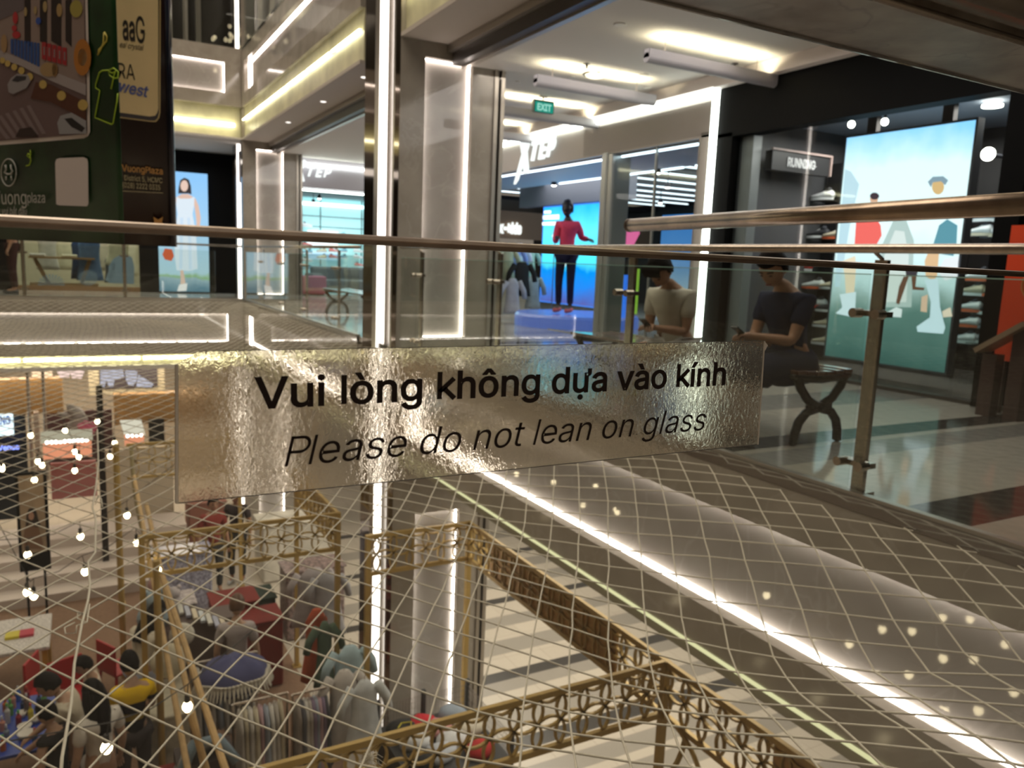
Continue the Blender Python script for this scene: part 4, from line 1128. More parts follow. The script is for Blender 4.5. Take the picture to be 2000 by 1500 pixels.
rows1 = [  # shoes left of the poster, on plane x = 6.85
    (1557, 378, WH, OR, 'white shoe with orange sole, topmost left beside the lit poster'),
    (1605, 382, WH, WH, 'all white shoe, topmost and nearest the lit poster'),
    (1552, 454, CR, OR, 'cream shoe just above the steel rail, left of the shelf divider'),
    (1596, 456, BK, WH, 'black shoe with white sole just above the steel rail'),
    (1628, 458, CR, OR, 'cream shoe half hidden by the poster edge above the rail'),
    (1564, 520, RD, WH, 'bright red shoe on the black shelf left of the poster'),
    (1586, 555, WH, OR, 'white shoe with orange side below the red shoe'),
    (1622, 556, CR, WH, 'cream shoe beside the poster, below the red shoe row'),
    (1592, 592, WH, RD, 'white shoe with red mark standing in the fourth row'),
    (1614, 600, BK, WH, 'black shoe with white stripe in the fourth row'),
    (1608, 630, CR, WH, 'cream shoe beside the poster foot, fifth row'),
    (1606, 664, CR, WH, 'cream shoe lowest on the left shelf')]
rows2 = [
    (1920, 424, GY, WH, 'grey shoe under the steel handrail, top left of the right shelf'), (1942, 424, GY, WH, 'grey shoe under the steel handrail, top right of the right shelf'),
    (1912, 452, WH, CR, 'white shoe in the second row, left, right of the poster'), (1940, 454, WH, CR, 'white shoe in the second row, right, right of the poster'),
    (1906, 540, WH, OR, 'white shoe with orange heel alone in its row'),
    (1897, 568, CR, WH, 'cream shoe left in the row below the orange heel'), (1927, 570, CR, OR, 'cream shoe right in the row below the orange heel'),
    (1891, 600, WH, OR, 'white shoe left in the third row from the bottom'), (1922, 605, BK, WH, 'black shoe with white swoosh shape and pale sole'),
    (1888, 630, WH, OR, 'white shoe left in the second row from the bottom'), (1918, 632, GY, GY, 'grey shoe right in the second row from the bottom'),
    (1882, 661, WH, WH, 'white shoe at the bottom left of the right shelf'), (1912, 661, GY, WH, 'pale grey shoe at the bottom right of the right shelf')]
for lst, xx, rz in ((rows1, 7.3, R(100)), (rows2, 7.3, R(80))):
    for px, py, c1, c2, lab in lst:
        q = at(px, py+9, 'x', xx)
        shoe(q, rz, c1, c2, lab, None)
        b = MB(); b.box(q.x-.045, q.x+.15, q.y-.10, q.y+.10, q.z-.009, q.z-.001)
        tag(b.build('shoe_shelf', mat('shelf_black', (.02, .02, .022), .4)), 'small black shelf under one shoe of the dark shop wall', 'shelf', 'small black shoe shelves')
for k, (px, py) in enumerate([(x, y) for y in (440, 462, 478, 492, 508) for x in (600,)]+[(x, y) for y in (490, 502) for x in (628, 652, 668, 700)]+[(698, 470), (702, 518), (600, 524)]):
    q = at(px, py+3, 'y', 21.3)
    shoe(q, [0, PI][k % 2], [WH, CR, (.7, .2, .18), (.2, .4, .5)][k % 4], WH, 'small pale shoe on the cyan wall of the far sports shop', 'shoes on the cyan wall')
# ---- black shop shell
t = thing('wall_black_shopfront', (XS, 5, 0), 'black shop front frame and fascia on the right', None, kind='structure')
b = MB(); b.box(XS-.02, XS+.16, -3, 6.6, 2.36, 2.87); b.box(XS-.02, XS+.16, 6.37, 6.6, 0, 2.4); b.box(XS-.02, XS+.16, 3.36, 3.54, 0, 2.4); b.build('fascia', M['black'], t)
b = MB(); b.box(XS+.1, XS+.22, 6.18, 6.34, 0, 2.36); b.build('post', mat('grey_post', (.26, .27, .27), .4, .3), t)
b = MB(); b.box(XS+.06, XS+.07, 3.54, 6.37, .02, 2.36); b.build('window_glass', M['shopglass'], t)
b = MB(); b.box(XS+.02, XS+.12, -3, 6.4, 0, .03); b.build('sill', M['darktrim'], t)
b = MB(); b.box(8.4, 8.5, -3, 6.36, 0, 2.7); b.box(XS+.1, 8.5, -3, -2.9, 0, 2.7); struct(b.build('wall_black_shop', mat('black_wall', (.012, .012, .014), .5)), 'black back wall of the shoe shop')
b = MB(); b.box(XS+.16, 8.5, -3, 6.36, 2.55, 2.6); struct(b.build('ceiling', mat('blue_grey_ceiling', (.32, .36, .44), .6)), 'blue grey ceiling of the black shop')
b = MB(); b.box(XS+.16, 8.4, -3, 6.36, 0, .01); struct(b.build('floor', mat('shop_floor_dark', (.16, .14, .13), .25)), 'grey floor of the black shop')
b = MB(); b.box(7.45, 7.5, 4.6, 6.3, 0, 2.2); b.box(7.45, 7.5, 3.0, 4.25, 0, 1.6); tag(b.build('shelf_wall', mat('black_shelf_wall', (.014, .014, .016), .5)), 'black slatted wall that carries the shoe shelves', 'shelf wall')
t = thing('ceiling_sign', (7.6, 6.25, 2.0), 'black hanging sign box with white running lettering', 'sign')
b = MB(); q0, q1 = at(1510, 292, 'y', 6.1), at(1618, 345, 'y', 6.1); b.box(q0.x, q1.x, 6.1, 6.2, q1.z, q0.z); b.build('box', mat('sign_black', (.03, .03, .032), .4), t)
b = MB(); b.box(q0.x-.02, q1.x+.02, 6.08, 6.1, q0.z-.0, q0.z+.02); b.box(q1.x, q1.x+.02, 6.08, 6.1, q1.z, q0.z); b.build('pink_edge', mat('sign_edge', (.45, .33, .30), .4), t)
a0, a1 = at(1538, 324, 'y', 6.09), at(1596, 331, 'y', 6.09)
text('lettering', 'RUNNING', mat('sign_letters', (.55, .55, .55), .5, emit=(.5, .5, .5), es=.35), t, a0, (1, 0, 0), (0, 0, 1), width=a1.x-a0.x, height=.085, bold=.03)
for px, py, lab in ((1938, 209, 'wide round ceiling light at the top right of the black shop'),):
    q = at(px, py, 'z', 2.5); t = thing('downlight', q, lab, 'ceiling light')
    b = MB(); b.lathe([(0, 0), (.085, 0), (.085, .02), (0, .02)], q, 20); b.build('lens', emis('bright_disc', (1, .97, .85), 7), t)
for px, py, lab in ((1663, 243, 'spotlight above the left corner of the lit poster'), (1705, 240, 'small spotlight left of the poster hanger'), (1728, 238, 'bright spotlight right of the poster hanger'), (1930, 301, 'large bright spotlight right of the lit poster')):
    q = at(px, py, 'z', 2.42) if py < 300 else at(px, py, 'x', 7.2)
    t = thing('spotlight', q, lab, 'spotlight')
    r = .035 if py < 300 else .06
    b = MB(); b.ball(q, (r, r, r), 10, 8); b.build('lens', emis('spot_lens', (1, .96, .85), 9), t)
    if py < 300:
        b = MB(); b.tube([q+W((0, 0, r*.9)), (q.x, q.y, 2.55)], .014, 6); b.build('spot_stem', dark, t)
    else:
        b = MB(); b.tube([q+W((.05, 0, 0)), (7.46, q.y, q.z)], .02, 6); b.build('spot_arm', dark, t)
for y in (5.15, 4.4):
    b = MB(); b.box(6.62, 6.68, y-.05, y+.05, 2.29, 2.55); tag(b.build('poster_hanger', M['darktrim']), 'dark bracket holding the lit poster to the ceiling', 'bracket', 'brackets above the lit poster')
wd2 = mat('counter_wood', (.30, .21, .14), .35, noise=.15, nscale=4)
cdark = mat('counter_dark', (.07, .035, .03), .4)
q0, q1 = at(1918, 684, 'x', 5.72), at(2015, 632, 'x', 5.72)
t = thing('display_counter', (5.72, q0.y-.4, 0), 'brown wooden stand with sloping top at the right edge', 'counter')
b = MB(); b.beam(q0, q1, .20, .035); b.build('top', wd2, t)
for y_, z_ in ((q0.y-.07, q0.z), (q1.y+.05, q1.z)):
    b = MB(); b.box(5.70, 5.80, y_-.05, y_+.05, 0, z_-.02); b.build('leg', cdark, t)
q0, q1 = at(1976, 440, 'x', 5.93), at(1962, 705, 'x', 5.93)
t = thing('signboard', (5.8, q0.y-.5, 0), 'tall orange red signboard at the right edge of the frame', 'signboard')
b = MB(); b.box(5.93, 5.98, q0.y-1.0, q0.y, q1.z, q0.z); b.build('panel', mat('orange_red', (.75, .07, .02), .4), t)
b = MB(); b.tube([(5.925, q0.y-.25+.12*math.cos(a*PI/10), .95+.12*math.sin(a*PI/10)) for a in range(21)], .008, 6); b.build('printed_ring', mat('ring_print', (.6, .2, .05), .4), t)
for y in (q0.y-.95, q0.y-.08):
    b = MB(); b.box(5.935, 5.975, y, y+.05, 0, q1.z); b.build('leg', cdark, t)

# ------------------------------------------------------------------ sports shop goods
t = thing('kids_sign', (9.4, 18, 1.7), 'white glowing lowercase letters on a brown band deep in the shop', 'shop sign')
b = MB(); b.box(8.6, 13.4, 16.95, 17.05, 1.55, 2.2); b.build('band', mat('brown_band2', (.30, .19, .12), .5), t)
a0 = at(972, 453, 'y', 16.9); a1 = at(1019, 456, 'y', 16.9)
text('lettering', 'x-kids', emis('sign_white'  , (1, 1, 1), 3), t, a0, (1, 0, 0), (0, 0, 1), width=a1.x-a0.x, height=.22, bold=.07)
b = MB(); b.box(8.02, 8.2, 10.8, 14.5, 2.1, 2.6); tag(b.build('bulkhead', mat('bulkhead_grey', (.18, .19, .22), .5)), 'grey blue bulkhead above the blue screen', 'bulkhead')
t = thing('mannequin_plinth', (6.9, 11.0, 0), 'low blue lit round plinth under the running mannequin', 'plinth')
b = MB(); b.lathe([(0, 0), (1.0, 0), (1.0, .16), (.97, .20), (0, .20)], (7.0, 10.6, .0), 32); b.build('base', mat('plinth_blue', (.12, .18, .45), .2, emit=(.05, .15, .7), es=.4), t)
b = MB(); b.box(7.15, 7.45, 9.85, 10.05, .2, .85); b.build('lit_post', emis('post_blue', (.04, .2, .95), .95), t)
banner = litbox('lit_poster', 'x', 7.6, 8.35, 9.35, .2, 1.75, [(0, (.30, .35, .45)), (.3, (.35, .5, .65)), (.6, (.10, .28, .60)), (1, (.04, .20, .55))], 'blue hanging banner with a pink figure behind the shop window', strength=.75)
printed(banner, 'x', 7.6, 'printed_figure', [((.75, .15, .35), [(1222, 450), (1240, 440), (1250, 455), (1236, 482), (1218, 492), (1214, 470)]), ((.7, .65, .75), [(1210, 455), (1222, 450), (1214, 490), (1204, 480)]), ((.55, .4, .35), ell(1245, 440, 6, 8))], .9)
b = MB(); b.box(6.5, 6.55, 8.45, 8.62, .35, .95); tag(b.build('lime_poster', emis('lime', (.30, .55, .06), .8)), 'lime green poster strip beside the silver post', 'poster')
gi = 0
for (x, y, zt, w, col, lab) in [
    (*at(990, 540, 'y', 12.8).xy, 1.25, .3, (.60, .57, .36), 'pale yellow jacket left of the blue screen'), (*at(1004, 540, 'y', 13.1).xy, 1.3, .3, (.34, .40, .70), 'lavender blue jacket left of the blue screen'),
    (*at(1018, 560, 'y', 12.4).xy, 1.0, .36, (.03, .03, .03), 'black shirt on a stand left of the blue screen'), (*at(1014, 520, 'y', 13.8).xy, 1.35, .3, (.80, .80, .82), 'white shirt on the rack at the far left'), (*at(1034, 520, 'y', 14.2).xy, 1.3, .3, (.40, .68, .58), 'mint shirt just left of the blue screen'), (*at(1000, 590, 'y', 12.2).xy, .7, .3, (.55, .52, .55), 'pale trousers low beside the column'), (*at(1040, 590, 'y', 12.9).xy, .75, .3, (.5, .48, .42), 'beige trousers low beside the blue screen'),
    (9.9, 14.6, 1.4, .4, (.35, .62, .52), 'mint green top deep in the shop'), (10.6, 15.4, 1.45, .4, (.55, .42, .55), 'lilac top deep in the shop'), (11.2, 15.8, 1.45, .4, (.7, .68, .66), 'bright white top deepest in the shop'),
    (7.6, 7.05, 1.5, .4, (.68, .66, .58), 'cream shirt hanging right of the young man'), (8.0, 7.2, 1.5, .4, (.66, .66, .62), 'white shirt hanging behind the cream one'), (8.3, 7.6, 1.52, .4, (.60, .55, .62), 'pale lilac shirt behind the shop window'),
    (7.2, 7.0, .95, .4, (.06, .06, .07), 'black jacket on the lower rail behind the window'), (7.5, 7.3, .95, .4, (.35, .38, .38), 'grey jacket on the lower rail behind the window'), (7.9, 7.5, .95, .4, (.05, .05, .06), 'second black jacket on the lower rail'),
    (8.8, 8.3, 1.2, .4, (.2, .2, .24), 'dark grey top low behind the young man'), (8.6, 8.9, .9, .4, (.55, .6, .62), 'pale top low behind the young man')]:
    garment('hanging_garment', x, y, zt, w, .62, col, lab, 'garment', sleeves=True, th=.1)
for (x0, x1, y, z) in ((7.0, 8.6, 7.2, 1.62), (7.0, 8.6, 7.3, 1.06), (8.0, 9.8, 13.0, 1.36), (9.6, 11.6, 15.2, 1.55)):
    t = thing('clothes_rail', ((x0+x1)/2, y, 0), 'steel clothes rail inside the sports shop', 'clothes rail', 'steel clothes rails inside the sports shop')
    b = MB(); b.tube([(x0, y, 0), (x0, y, z), (x1, y, z), (x1, y, 0)], .014, 8); b.build('rail', M['steel'], t)
t = thing('pink_stool', (5.0, 19.0, 0), 'square pink upholstered stool in the far sports shop', 'stool')
b = MB(); b.box(4.45, 5.25, 19.0, 19.6, .03, .46); b.build('cushion', mat('pink_fabric', (.42, .10, .16), .8), t, bevel=.03)
b = MB(); b.box(4.5, 5.2, 19.05, 19.55, 0, .03); b.build('foot', dark, t)
t = thing('sofa', (6.0, 20.3, 0), 'low dark grey sofa under the shoe wall', 'sofa')
gs = mat('sofa_grey', (.10, .10, .095), .8)
b = MB(); b.box(5.2, 7.2, 20.0, 20.7, .05, .36); b.build('seat', gs, t, bevel=.05)
b = MB(); b.box(5.3, 7.1, 20.6, 20.85, .3, .68); b.build('backrest', gs, t, bevel=.06)
for x in (5.15, 6.9):
    b = MB(); b.box(x, x+.3, 20.0, 20.8, .05, .5); b.build('armrest', gs, t, bevel=.05)

# ------------------------------------------------------------------ benches
iron = mat('cast_iron', (.035, .03, .026), .4, .6)
slat = mat('bench_slat', (.10, .045, .03), .15, coat=.6, spec=.8)
def bench(x, y0, y1, label):
    t = thing('bench', (x, (y0+y1)/2, 0), label, 'bench', 'slatted benches with cast iron legs')
    b = MB()
    for k in range(6):
        xx = x-.19+k*.076; z = .40+.012*abs(k-2.5)/2.5-.006
        b.box(xx-.032, xx+.032, y0, y1, z, z+.024)
    b.build('seat', slat, t, bevel=.005)
    for y in (y0+.03, y1-.08):
        b = MB()
        for s in (-1, 1):
            b.beam((x+s*.22, y, .405), (x+s*.22, y, .38), .03, .03)
            b.tube([(x+s*.19, y, .385), (x+s*.165, y, .33), (x+s*.10, y, .26), (x+s*.03, y, .225)], .026, 8)
            b.tube([(x+s*.03, y, .20), (x+s*.10, y, .185), (x+s*.155, y, .13), (x+s*.175, y, .07), (x+s*.18, y, .012)], .026, 8)
            b.ball((x+s*.185, y, .013), (.028, .024, .013), 10, 6)
        b.box(x-.085, x+.085, y-.022, y+.022, .185, .24)
        b.tube([(x-.21, y, .388), (x, y, .372), (x+.21, y, .388)], .024, 8)
        b.build('leg', iron, t, smooth=True)
    return t
bench(3.67, 2.98, 5.3, 'dark bench on the right gallery, with two people sitting on it')
bench(3.75, 10.9, 13.0, 'empty dark bench beyond the near marble column')
# ------------------------------------------------------------------ people
def skin_mesh(nodes, edges, root, sub=1):
    """mesh grown round a skeleton; nodes: name -> (position, radius)"""
    names = list(nodes); idx = {n: i for i, n in enumerate(names)}
    me = bpy.data.meshes.new('sk'); me.from_pydata([tuple(nodes[n][0]) for n in names], [(idx[a], idx[c]) for a, c in edges], [])
    o = bpy.data.objects.new('sk', me); COL.objects.link(o)
    md = o.modifiers.new('s', 'SKIN'); md.use_smooth_shade = True
    if not me.skin_vertices:
        me.attributes.new('x', 'FLOAT', 'POINT')
        bpy.context.view_layer.objects.active = o
        bpy.ops.mesh.customdata_skin_add()
    for n in names:
        r = nodes[n][1]; r = (r, r) if not isinstance(r, tuple) else r
        me.skin_vertices[0].data[idx[n]].radius = r
        me.skin_vertices[0].data[idx[n]].use_root = (n == root)
    if sub:
        s = o.modifiers.new('u', 'SUBSURF'); s.levels = sub; s.render_levels = sub
    dg = bpy.context.evaluated_depsgraph_get()
    m2 = bpy.data.meshes.new_from_object(o.evaluated_get(dg))
    V_ = [v.co.copy() for v in m2.vertices]; F_ = [tuple(p.vertices) for p in m2.polygons]
    bpy.data.objects.remove(o); bpy.data.meshes.remove(me); bpy.data.meshes.remove(m2)
    return V_, F_
SK = mat('skin_tan', (.36, .19, .115), .5, noise=.08, nscale=20)
SK2 = mat('skin_warm', (.42, .25, .16), .5, noise=.08, nscale=20)
HAIR = mat('hair_black', (.006, .0045, .004), .6, bump=.4, bscale=120, spec=.12)
def person(label, base, yaw, sit=None, lean=0., bow=0., s=1.0, skin=SK, shirt=(.6, .6, .6), sleeve='short', legs=(.05, .05, .06), skirt=False, shorts=False, hair='short', haircol=None, hands=None, phone=False, shoes=(.5, .5, .5), pattern=None, turn=0., bag=None, group=None):
    base = W(base); f = W((math.cos(yaw), math.sin(yaw), 0)); l = W((-math.sin(yaw), math.cos(yaw), 0)); u = W((0, 0, 1))
    P = lambda a, b_, c: base + f*(a*s)+l*(b_*s)+u*(c*s)
    t = thing('person', base, label, 'person', group)
    hz = (sit/s + .085) if sit is not None else .92
    sl, cl = math.sin(lean), math.cos(lean)
    def T(a, b_, c): return P(a*cl+c*sl, b_, hz+c*cl-a*sl)       # torso frame
    N = {'pelvis': (T(0, 0, 0), .115*s), 'waist': (T(.0, 0, .16), .105*s), 'chest': (T(.0, 0, .34), .118*s), 'upper': (T(-.01, 0, .44), .088*s), 'neck': (T(.0, 0, .53), .052*s), 'headb': (T(.03+.04*math.sin(bow), 0, .60), .05*s)}
    E_ = [('pelvis', 'waist'), ('waist', 'chest'), ('chest', 'upper'), ('upper', 'neck'), ('neck', 'headb')]
    J = {}
    for k, sd in (('L', 1), ('R', -1)):
        sh = T(-.01, sd*.165, .45)
        if hands: hd = P(*hands[k])
        elif sit is not None: hd = P(.30, sd*.05, hz+.16)
        else: hd = P(.06, sd*.25, .80)
        v = hd-sh; d = v.length; L1, L2 = .285*s, .25*s
        dd = min(d, L1+L2-.01); a = (L1*L1-L2*L2+dd*dd)/(2*dd); h = math.sqrt(max(0, L1*L1-a*a))
        pole = (-u*.8 - f*.45 + l*sd*.35); vn = v.normalized(); pole = (pole-vn*pole.dot(vn)).normalized()
        el = sh+vn*a+pole*h; hd = sh+vn*dd
        fd = (hd-el).normalized(); J['sh'+k], J['el'+k], J['ha'+k] = sh, el, hd
        N['sh'+k] = (sh, .058*s); N['el'+k] = (el, .040*s); N['wr'+k] = (hd, .026*s); N['fo'+k] = (el.lerp(hd, .35), .040*s)
        pm = hd+fd*.055*s; N['pa'+k] = (pm, .026*s)
        E_ += [('upper', 'sh'+k), ('sh'+k, 'el'+k), ('el'+k, 'fo'+k), ('fo'+k, 'wr'+k), ('wr'+k, 'pa'+k)]
        side = fd.cross(u); side = side.normalized() if side.length > .1 else l
        dn = fd.cross(side).normalized()
        if dn.z > 0: dn = -dn
        inn = l*(-sd)
        for q in range(4):
            o_ = side*((q-1.5)*.021*s); ln = (.036, .042, .040, .030)[q]*s
            p1 = pm+fd*.035*s+o_; p2 = p1+fd*ln*.8+dn*ln*.35; p3 = p2+fd*ln*.35+dn*ln*.75
            for nm, p_, r in (('a', p1, .0095), ('b', p2, .0085), ('c', p3, .0075)): N['f%s%d%s' % (k, q, nm)] = (p_, r*s)
            E_ += [('pa'+k, 'f%s%da' % (k, q)), ('f%s%da' % (k, q), 'f%s%db' % (k, q)), ('f%s%db' % (k, q), 'f%s%dc' % (k, q))]
        th1 = hd+fd*.03*s+inn*.03*s; th2 = th1+fd*.035*s+inn*.012*s
        N['t%s1' % k] = (th1, .011*s); N['t%s2' % k] = (th2, .009*s)
        E_ += [('wr'+k, 't%s1' % k), ('t%s1' % k, 't%s2' % k)]
        if sit is not None:
            hip, kn = P(.02, sd*.09, hz-.01), P(.44, sd*.11, hz+.0); an = P(.40+(.06 if sd > 0 else -.02), sd*.10, .09)
        else:
            hip, kn, an = P(0, sd*.09, hz-.05), P(.02, sd*.10, .49), P(-.01, sd*.10, .08)
        toe = an+f*.14*s-u*.045*s
        J['hip'+k], J['kn'+k], J['an'+k] = hip, kn, an
        N['hip'+k] = (hip, .085*s); N['kn'+k] = (kn, .055*s); N['ca'+k] = (kn.lerp(an, .35), .052*s); N['an'+k] = (an, .035*s); N['to'+k] = (toe, .03*s)
        E_ += [('pelvis', 'hip'+k), ('hip'+k, 'kn'+k), ('kn'+k, 'ca'+k), ('ca'+k, 'an'+k), ('an'+k, 'to'+k)]
    V_, F_ = skin_mesh(N, E_, 'pelvis')
    b = MB(); b.add(V_, F_)
    # head with brow, nose, lips, chin and ears, tipped by bow and turned by turn
    hc = T(.05+.09*math.sin(bow), 0, .60+.085*math.cos(bow*.6))
    yw = yaw+turn
    Rm = Matrix.Rotation(yw, 4, 'Z') @ Matrix.Rotation(lean*.6+bow, 4, 'Y')
    HM = Matrix.Translation(hc) @ Rm
    hs = s*1.0
    def face(q):
        k = 1.
        if q.x > 0:
            k += .20*math.exp(-((q.y/.13)**2+((q.z+.12)/.16)**2))*(q.x > .5)
            k += .05*math.exp(-((q.y/.3)**2+((q.z+.50)/.10)**2))
            k -= .05*math.exp(-(((abs(q.y)-.33)/.16)**2+((q.z-.05)/.10)**2))
        if q.z < -.1: k -= .16*abs(q.y)*(-q.z) + .06*(-q.z)*(q.x < 0)
        return k
    hb = MB(); hb.ball((0, 0, 0), (.100*hs, .078*hs, .125*hs), 30, 22, face)
    for sd in (-1, 1): hb.ball((-.005*hs, sd*.080*hs, -.005*hs), (.020*hs, .010*hs, .032*hs), 8, 6)
    b.add([HM @ W(v) for v in hb.v], hb.f)
    body = b.build('body', skin, t, smooth=True)
    fb = MB()
    for sd in (-1, 1):
        fb.ball((.088*hs, sd*.030*hs, .008*hs), (.007*hs, .014*hs, .0065*hs), 8, 6)
    fb.build('eye', mat('eye_dark', (.03, .02, .015), .2), t, smooth=True, xf=HM)
    fb = MB()
    for sd in (-1, 1): fb.tube([(.092*hs, sd*.015*hs, .030*hs), (.094*hs, sd*.033*hs, .036*hs), (.080*hs, sd*.052*hs, .030*hs)], .0045*hs, 6)
    fb.build('eyebrow', HAIR, t, xf=HM)
    fb = MB(); fb.ball((.094*hs, 0, -.060*hs), (.010*hs, .024*hs, .008*hs), 10, 6); fb.build('mouth', mat('lip', (.30, .10, .08), .5), t, smooth=True, xf=HM)
    # hair
    hm = haircol or HAIR
    hr = MB()
    rr = random.Random(int(base.x*100+base.y*37))
    def hk(q):
        cut = 1.16 + .03*math.sin(q.y*19+q.z*13)*math.cos(q.x*17)
        if q.x > .35 and q.z < .42: cut = .80
        elif q.z < -.25 and q.x > -.2: cut = .75
        elif q.z < -.55: cut = .8
        return cut
    hr.ball((-.006*hs, 0, .012*hs), (.100*hs, .080*hs, .122*hs), 26, 20, hk)
    if hair == 'fringe':
        for k in range(9): hr.tube([(.05*hs, (k-4)*.016*hs, .125*hs), (.095*hs, (k-4)*.017*hs, .098*hs), (.104*hs, (k-4)*.016*hs, .045*hs)], [.016*hs, .014*hs, .006*hs], 6)
    if hair == 'bun': hr.ball((-.105*hs, 0, -.02*hs), (.045*hs, .045*hs, .05*hs), 12, 8)
    if hair == 'long':
        for k in range(11):
            a = R(100+k*16); x, y = .092*hs*math.cos(a), .078*hs*math.sin(a)
            hr.tube([(x*.8, y*.9, .06*hs), (x*1.15, y*1.12, -.05*hs), (x*1.25-.01, y*1.05, -.20*hs), (x*1.2-.02, y*.9, -.38*hs)], [.03*hs, .036*hs, .034*hs, .012*hs], 8)
    hr.build('hair', hm, t, smooth=True, xf=HM)
    # clothes
    g = .014*s
    TN = {'p': (T(0, 0, -.06), .145*s), 'w': (T(.0, 0, .15), .122*s), 'c': (T(0, 0, .33), .134*s), 'u': (T(-.01, 0, .43), .112*s), 'n': (T(-.005, 0, .50), .088*s)}
    TE = [('p', 'w'), ('w', 'c'), ('c', 'u'), ('u', 'n')]
    for k in 'LR':
        TN['s'+k] = (J['sh'+k], .074*s); TE.append(('u', 's'+k))
        if sleeve == 'short': TN['e'+k] = (J['sh'+k].lerp(J['el'+k], .68), .066*s)
        elif sleeve == 'none': TN['e'+k] = (J['sh'+k].lerp(J['el'+k], .12), .070*s)
        else:
            TN['e'+k] = (J['el'+k], .056*s); TN['w'+k] = (J['ha'+k].lerp(J['el'+k], .08), .04*s); TE.append(('e'+k, 'w'+k))
        TE.append(('s'+k, 'e'+k))
    V_, F_ = skin_mesh(TN, TE, 'p'); b = MB(); b.add(V_, F_)
    sm = pattern or mat('shirt_%d_%d_%d' % tuple(int(c*99) for c in shirt), shirt, .85, noise=.08, nscale=14, spec=.1)
    b.build('shirt', sm, t, smooth=True)
    lm = mat('trousers_%d_%d_%d' % tuple(int(c*99) for c in legs), legs, .85, noise=.1, nscale=10, spec=.1)
    if skirt and sit is not None:
        KN = {'p': (T(-.03, 0, .10), .165*s), 'q': (P(.0, 0, hz-.0), .20*s)}; KE = [('p', 'q')]
        for k in 'LR':
            KN['h'+k] = (J['hip'+k], .15*s); KN['k'+k] = (J['kn'+k]+u*.0, .125*s); KN['m'+k] = (J['hip'+k].lerp(J['kn'+k], .5)-u*.01, .14*s); KN['b'+k] = (J['kn'+k].lerp(J['an'+k], .35), .12*s)
            KE += [('q', 'h'+k), ('h'+k, 'm'+k), ('m'+k, 'k'+k), ('k'+k, 'b'+k)]
        V_, F_ = skin_mesh(KN, KE, 'q'); b = MB(); b.add(V_, F_); b.build('skirt', lm, t, smooth=True)
    elif skirt:
        KN = {'p': (T(0, 0, .04), .14*s), 'q': (P(.06, 0, hz-.0), .175*s), 'k': (P(.30 if sit is not None else .0, 0, hz-.0 if sit is not None else .62), .165*s), 'e': (P(.47 if sit is not None else .0, 0, hz-.05 if sit is not None else .42), .165*s), 'g': (P(.50 if sit is not None else .0, 0, hz-.30 if sit is not None else .38), .13*s)}
        V_, F_ = skin_mesh(KN, [('p', 'q'), ('q', 'k'), ('k', 'e'), ('e', 'g')], 'p'); b = MB(); b.add(V_, F_); b.build('skirt', lm, t, smooth=True)
    else:
        LN = {'p': (T(0, 0, .02), .122*s)}; LE = []
        for k in 'LR':
            LN['h'+k] = (J['hip'+k], .098*s)
            if shorts: LN['k'+k] = (J['hip'+k].lerp(J['kn'+k], .8), .082*s); LE += [('p', 'h'+k), ('h'+k, 'k'+k)]
            else:
                LN['k'+k] = (J['kn'+k], .070*s); LN['a'+k] = (J['an'+k]+u*.03*s, .055*s); LE += [('p', 'h'+k), ('h'+k, 'k'+k), ('k'+k, 'a'+k)]
        V_, F_ = skin_mesh(LN, LE, 'p'); b = MB(); b.add(V_, F_); b.build('shorts' if shorts else 'trousers', lm, t, smooth=True)
    fm = mat('footwear_%d' % int(shoes[0]*99), shoes, .6)
    for k in 'LR':
        b = MB(); a_ = J['an'+k]; b.tube([a_-f*.04*s-u*.04*s, a_+f*.04*s-u*.045*s, a_+f*.15*s-u*.055*s, a_+f*.19*s-u*.058*s], [.04*s, .044*s, .036*s, .02*s], 10); b.build('shoe', fm, t, smooth=True)
    if phone:
        c_ = (N['paL'][0]+N['paR'][0])/2+f*.045*s+u*.015
        b = MB(); b.beam(c_-f*.05*s-u*.02*s, c_+f*.055*s+u*.045*s, .06*s, .008, up=(0, 0, 1)); 
        ph = thing('phone', c_, 'dark phone held in both hands, '+phone, 'phone'); b.build('phone_body', mat('phone_dark', (.02, .02, .022), .2), ph)
    return t, J, T, P
# two people on the bench
person('young man in a white T-shirt bowed over his phone on the bench', (3.64, at(1272, 552, 'x', 3.36).y+.02, 0), R(198), sit=.345, lean=R(19), bow=R(38), s=.86, skin=SK, shirt=(.60, .56, .48), legs=(.5, .48, .45), shorts=True, hair='fringe', hands={'L': (.36, .02, .66), 'R': (.36, -.05, .66)}, phone='by the young man', shoes=(.5, .5, .5))
_, J, T, P = person('woman in a dark blue dress looking down at her phone on the bench', (3.66, at(1508, 552, 'x', 3.42).y+.03, 0), R(182), sit=.36, lean=R(14), bow=R(30), s=.86, turn=R(12), skin=SK, shirt=(.020, .026, .055), legs=(.018, .022, .045), skirt=True, hair='bun', hands={'L': (.42, .05, .70), 'R': (.42, -.05, .69)}, phone='by the woman', shoes=(.05, .05, .05))
# walker at the far left
person('person in dark clothes walking past the dress shop at the left edge', (-1.12, 17.9, 0), R(190), skin=SK, shirt=(.02, .02, .03), legs=(.05, .02, .02), hands={'L': (.10, .28, .80), 'R': (-.12, -.26, .82)}, hair='short', shoes=(.03, .03, .03))
# the running mannequin: black head, pink top
mq, J, T, P = person('running mannequin with black head, pink top and lime knee sleeve on the blue plinth', (6.75, 10.6, .222), R(215), s=1.0, skin=mat('mannequin_black', (.015, .013, .02), .35), shirt=(.62, .07, .14), sleeve='long', legs=(.02, .02, .05), hair='short', haircol=mat('mannequin_black'), hands={'L': (-.05, .34, 1.15), 'R': (.30, -.05, 1.15)}, shoes=(.75, .12, .14))
mq['category'] = 'mannequin'; mq.name = 'mannequin'
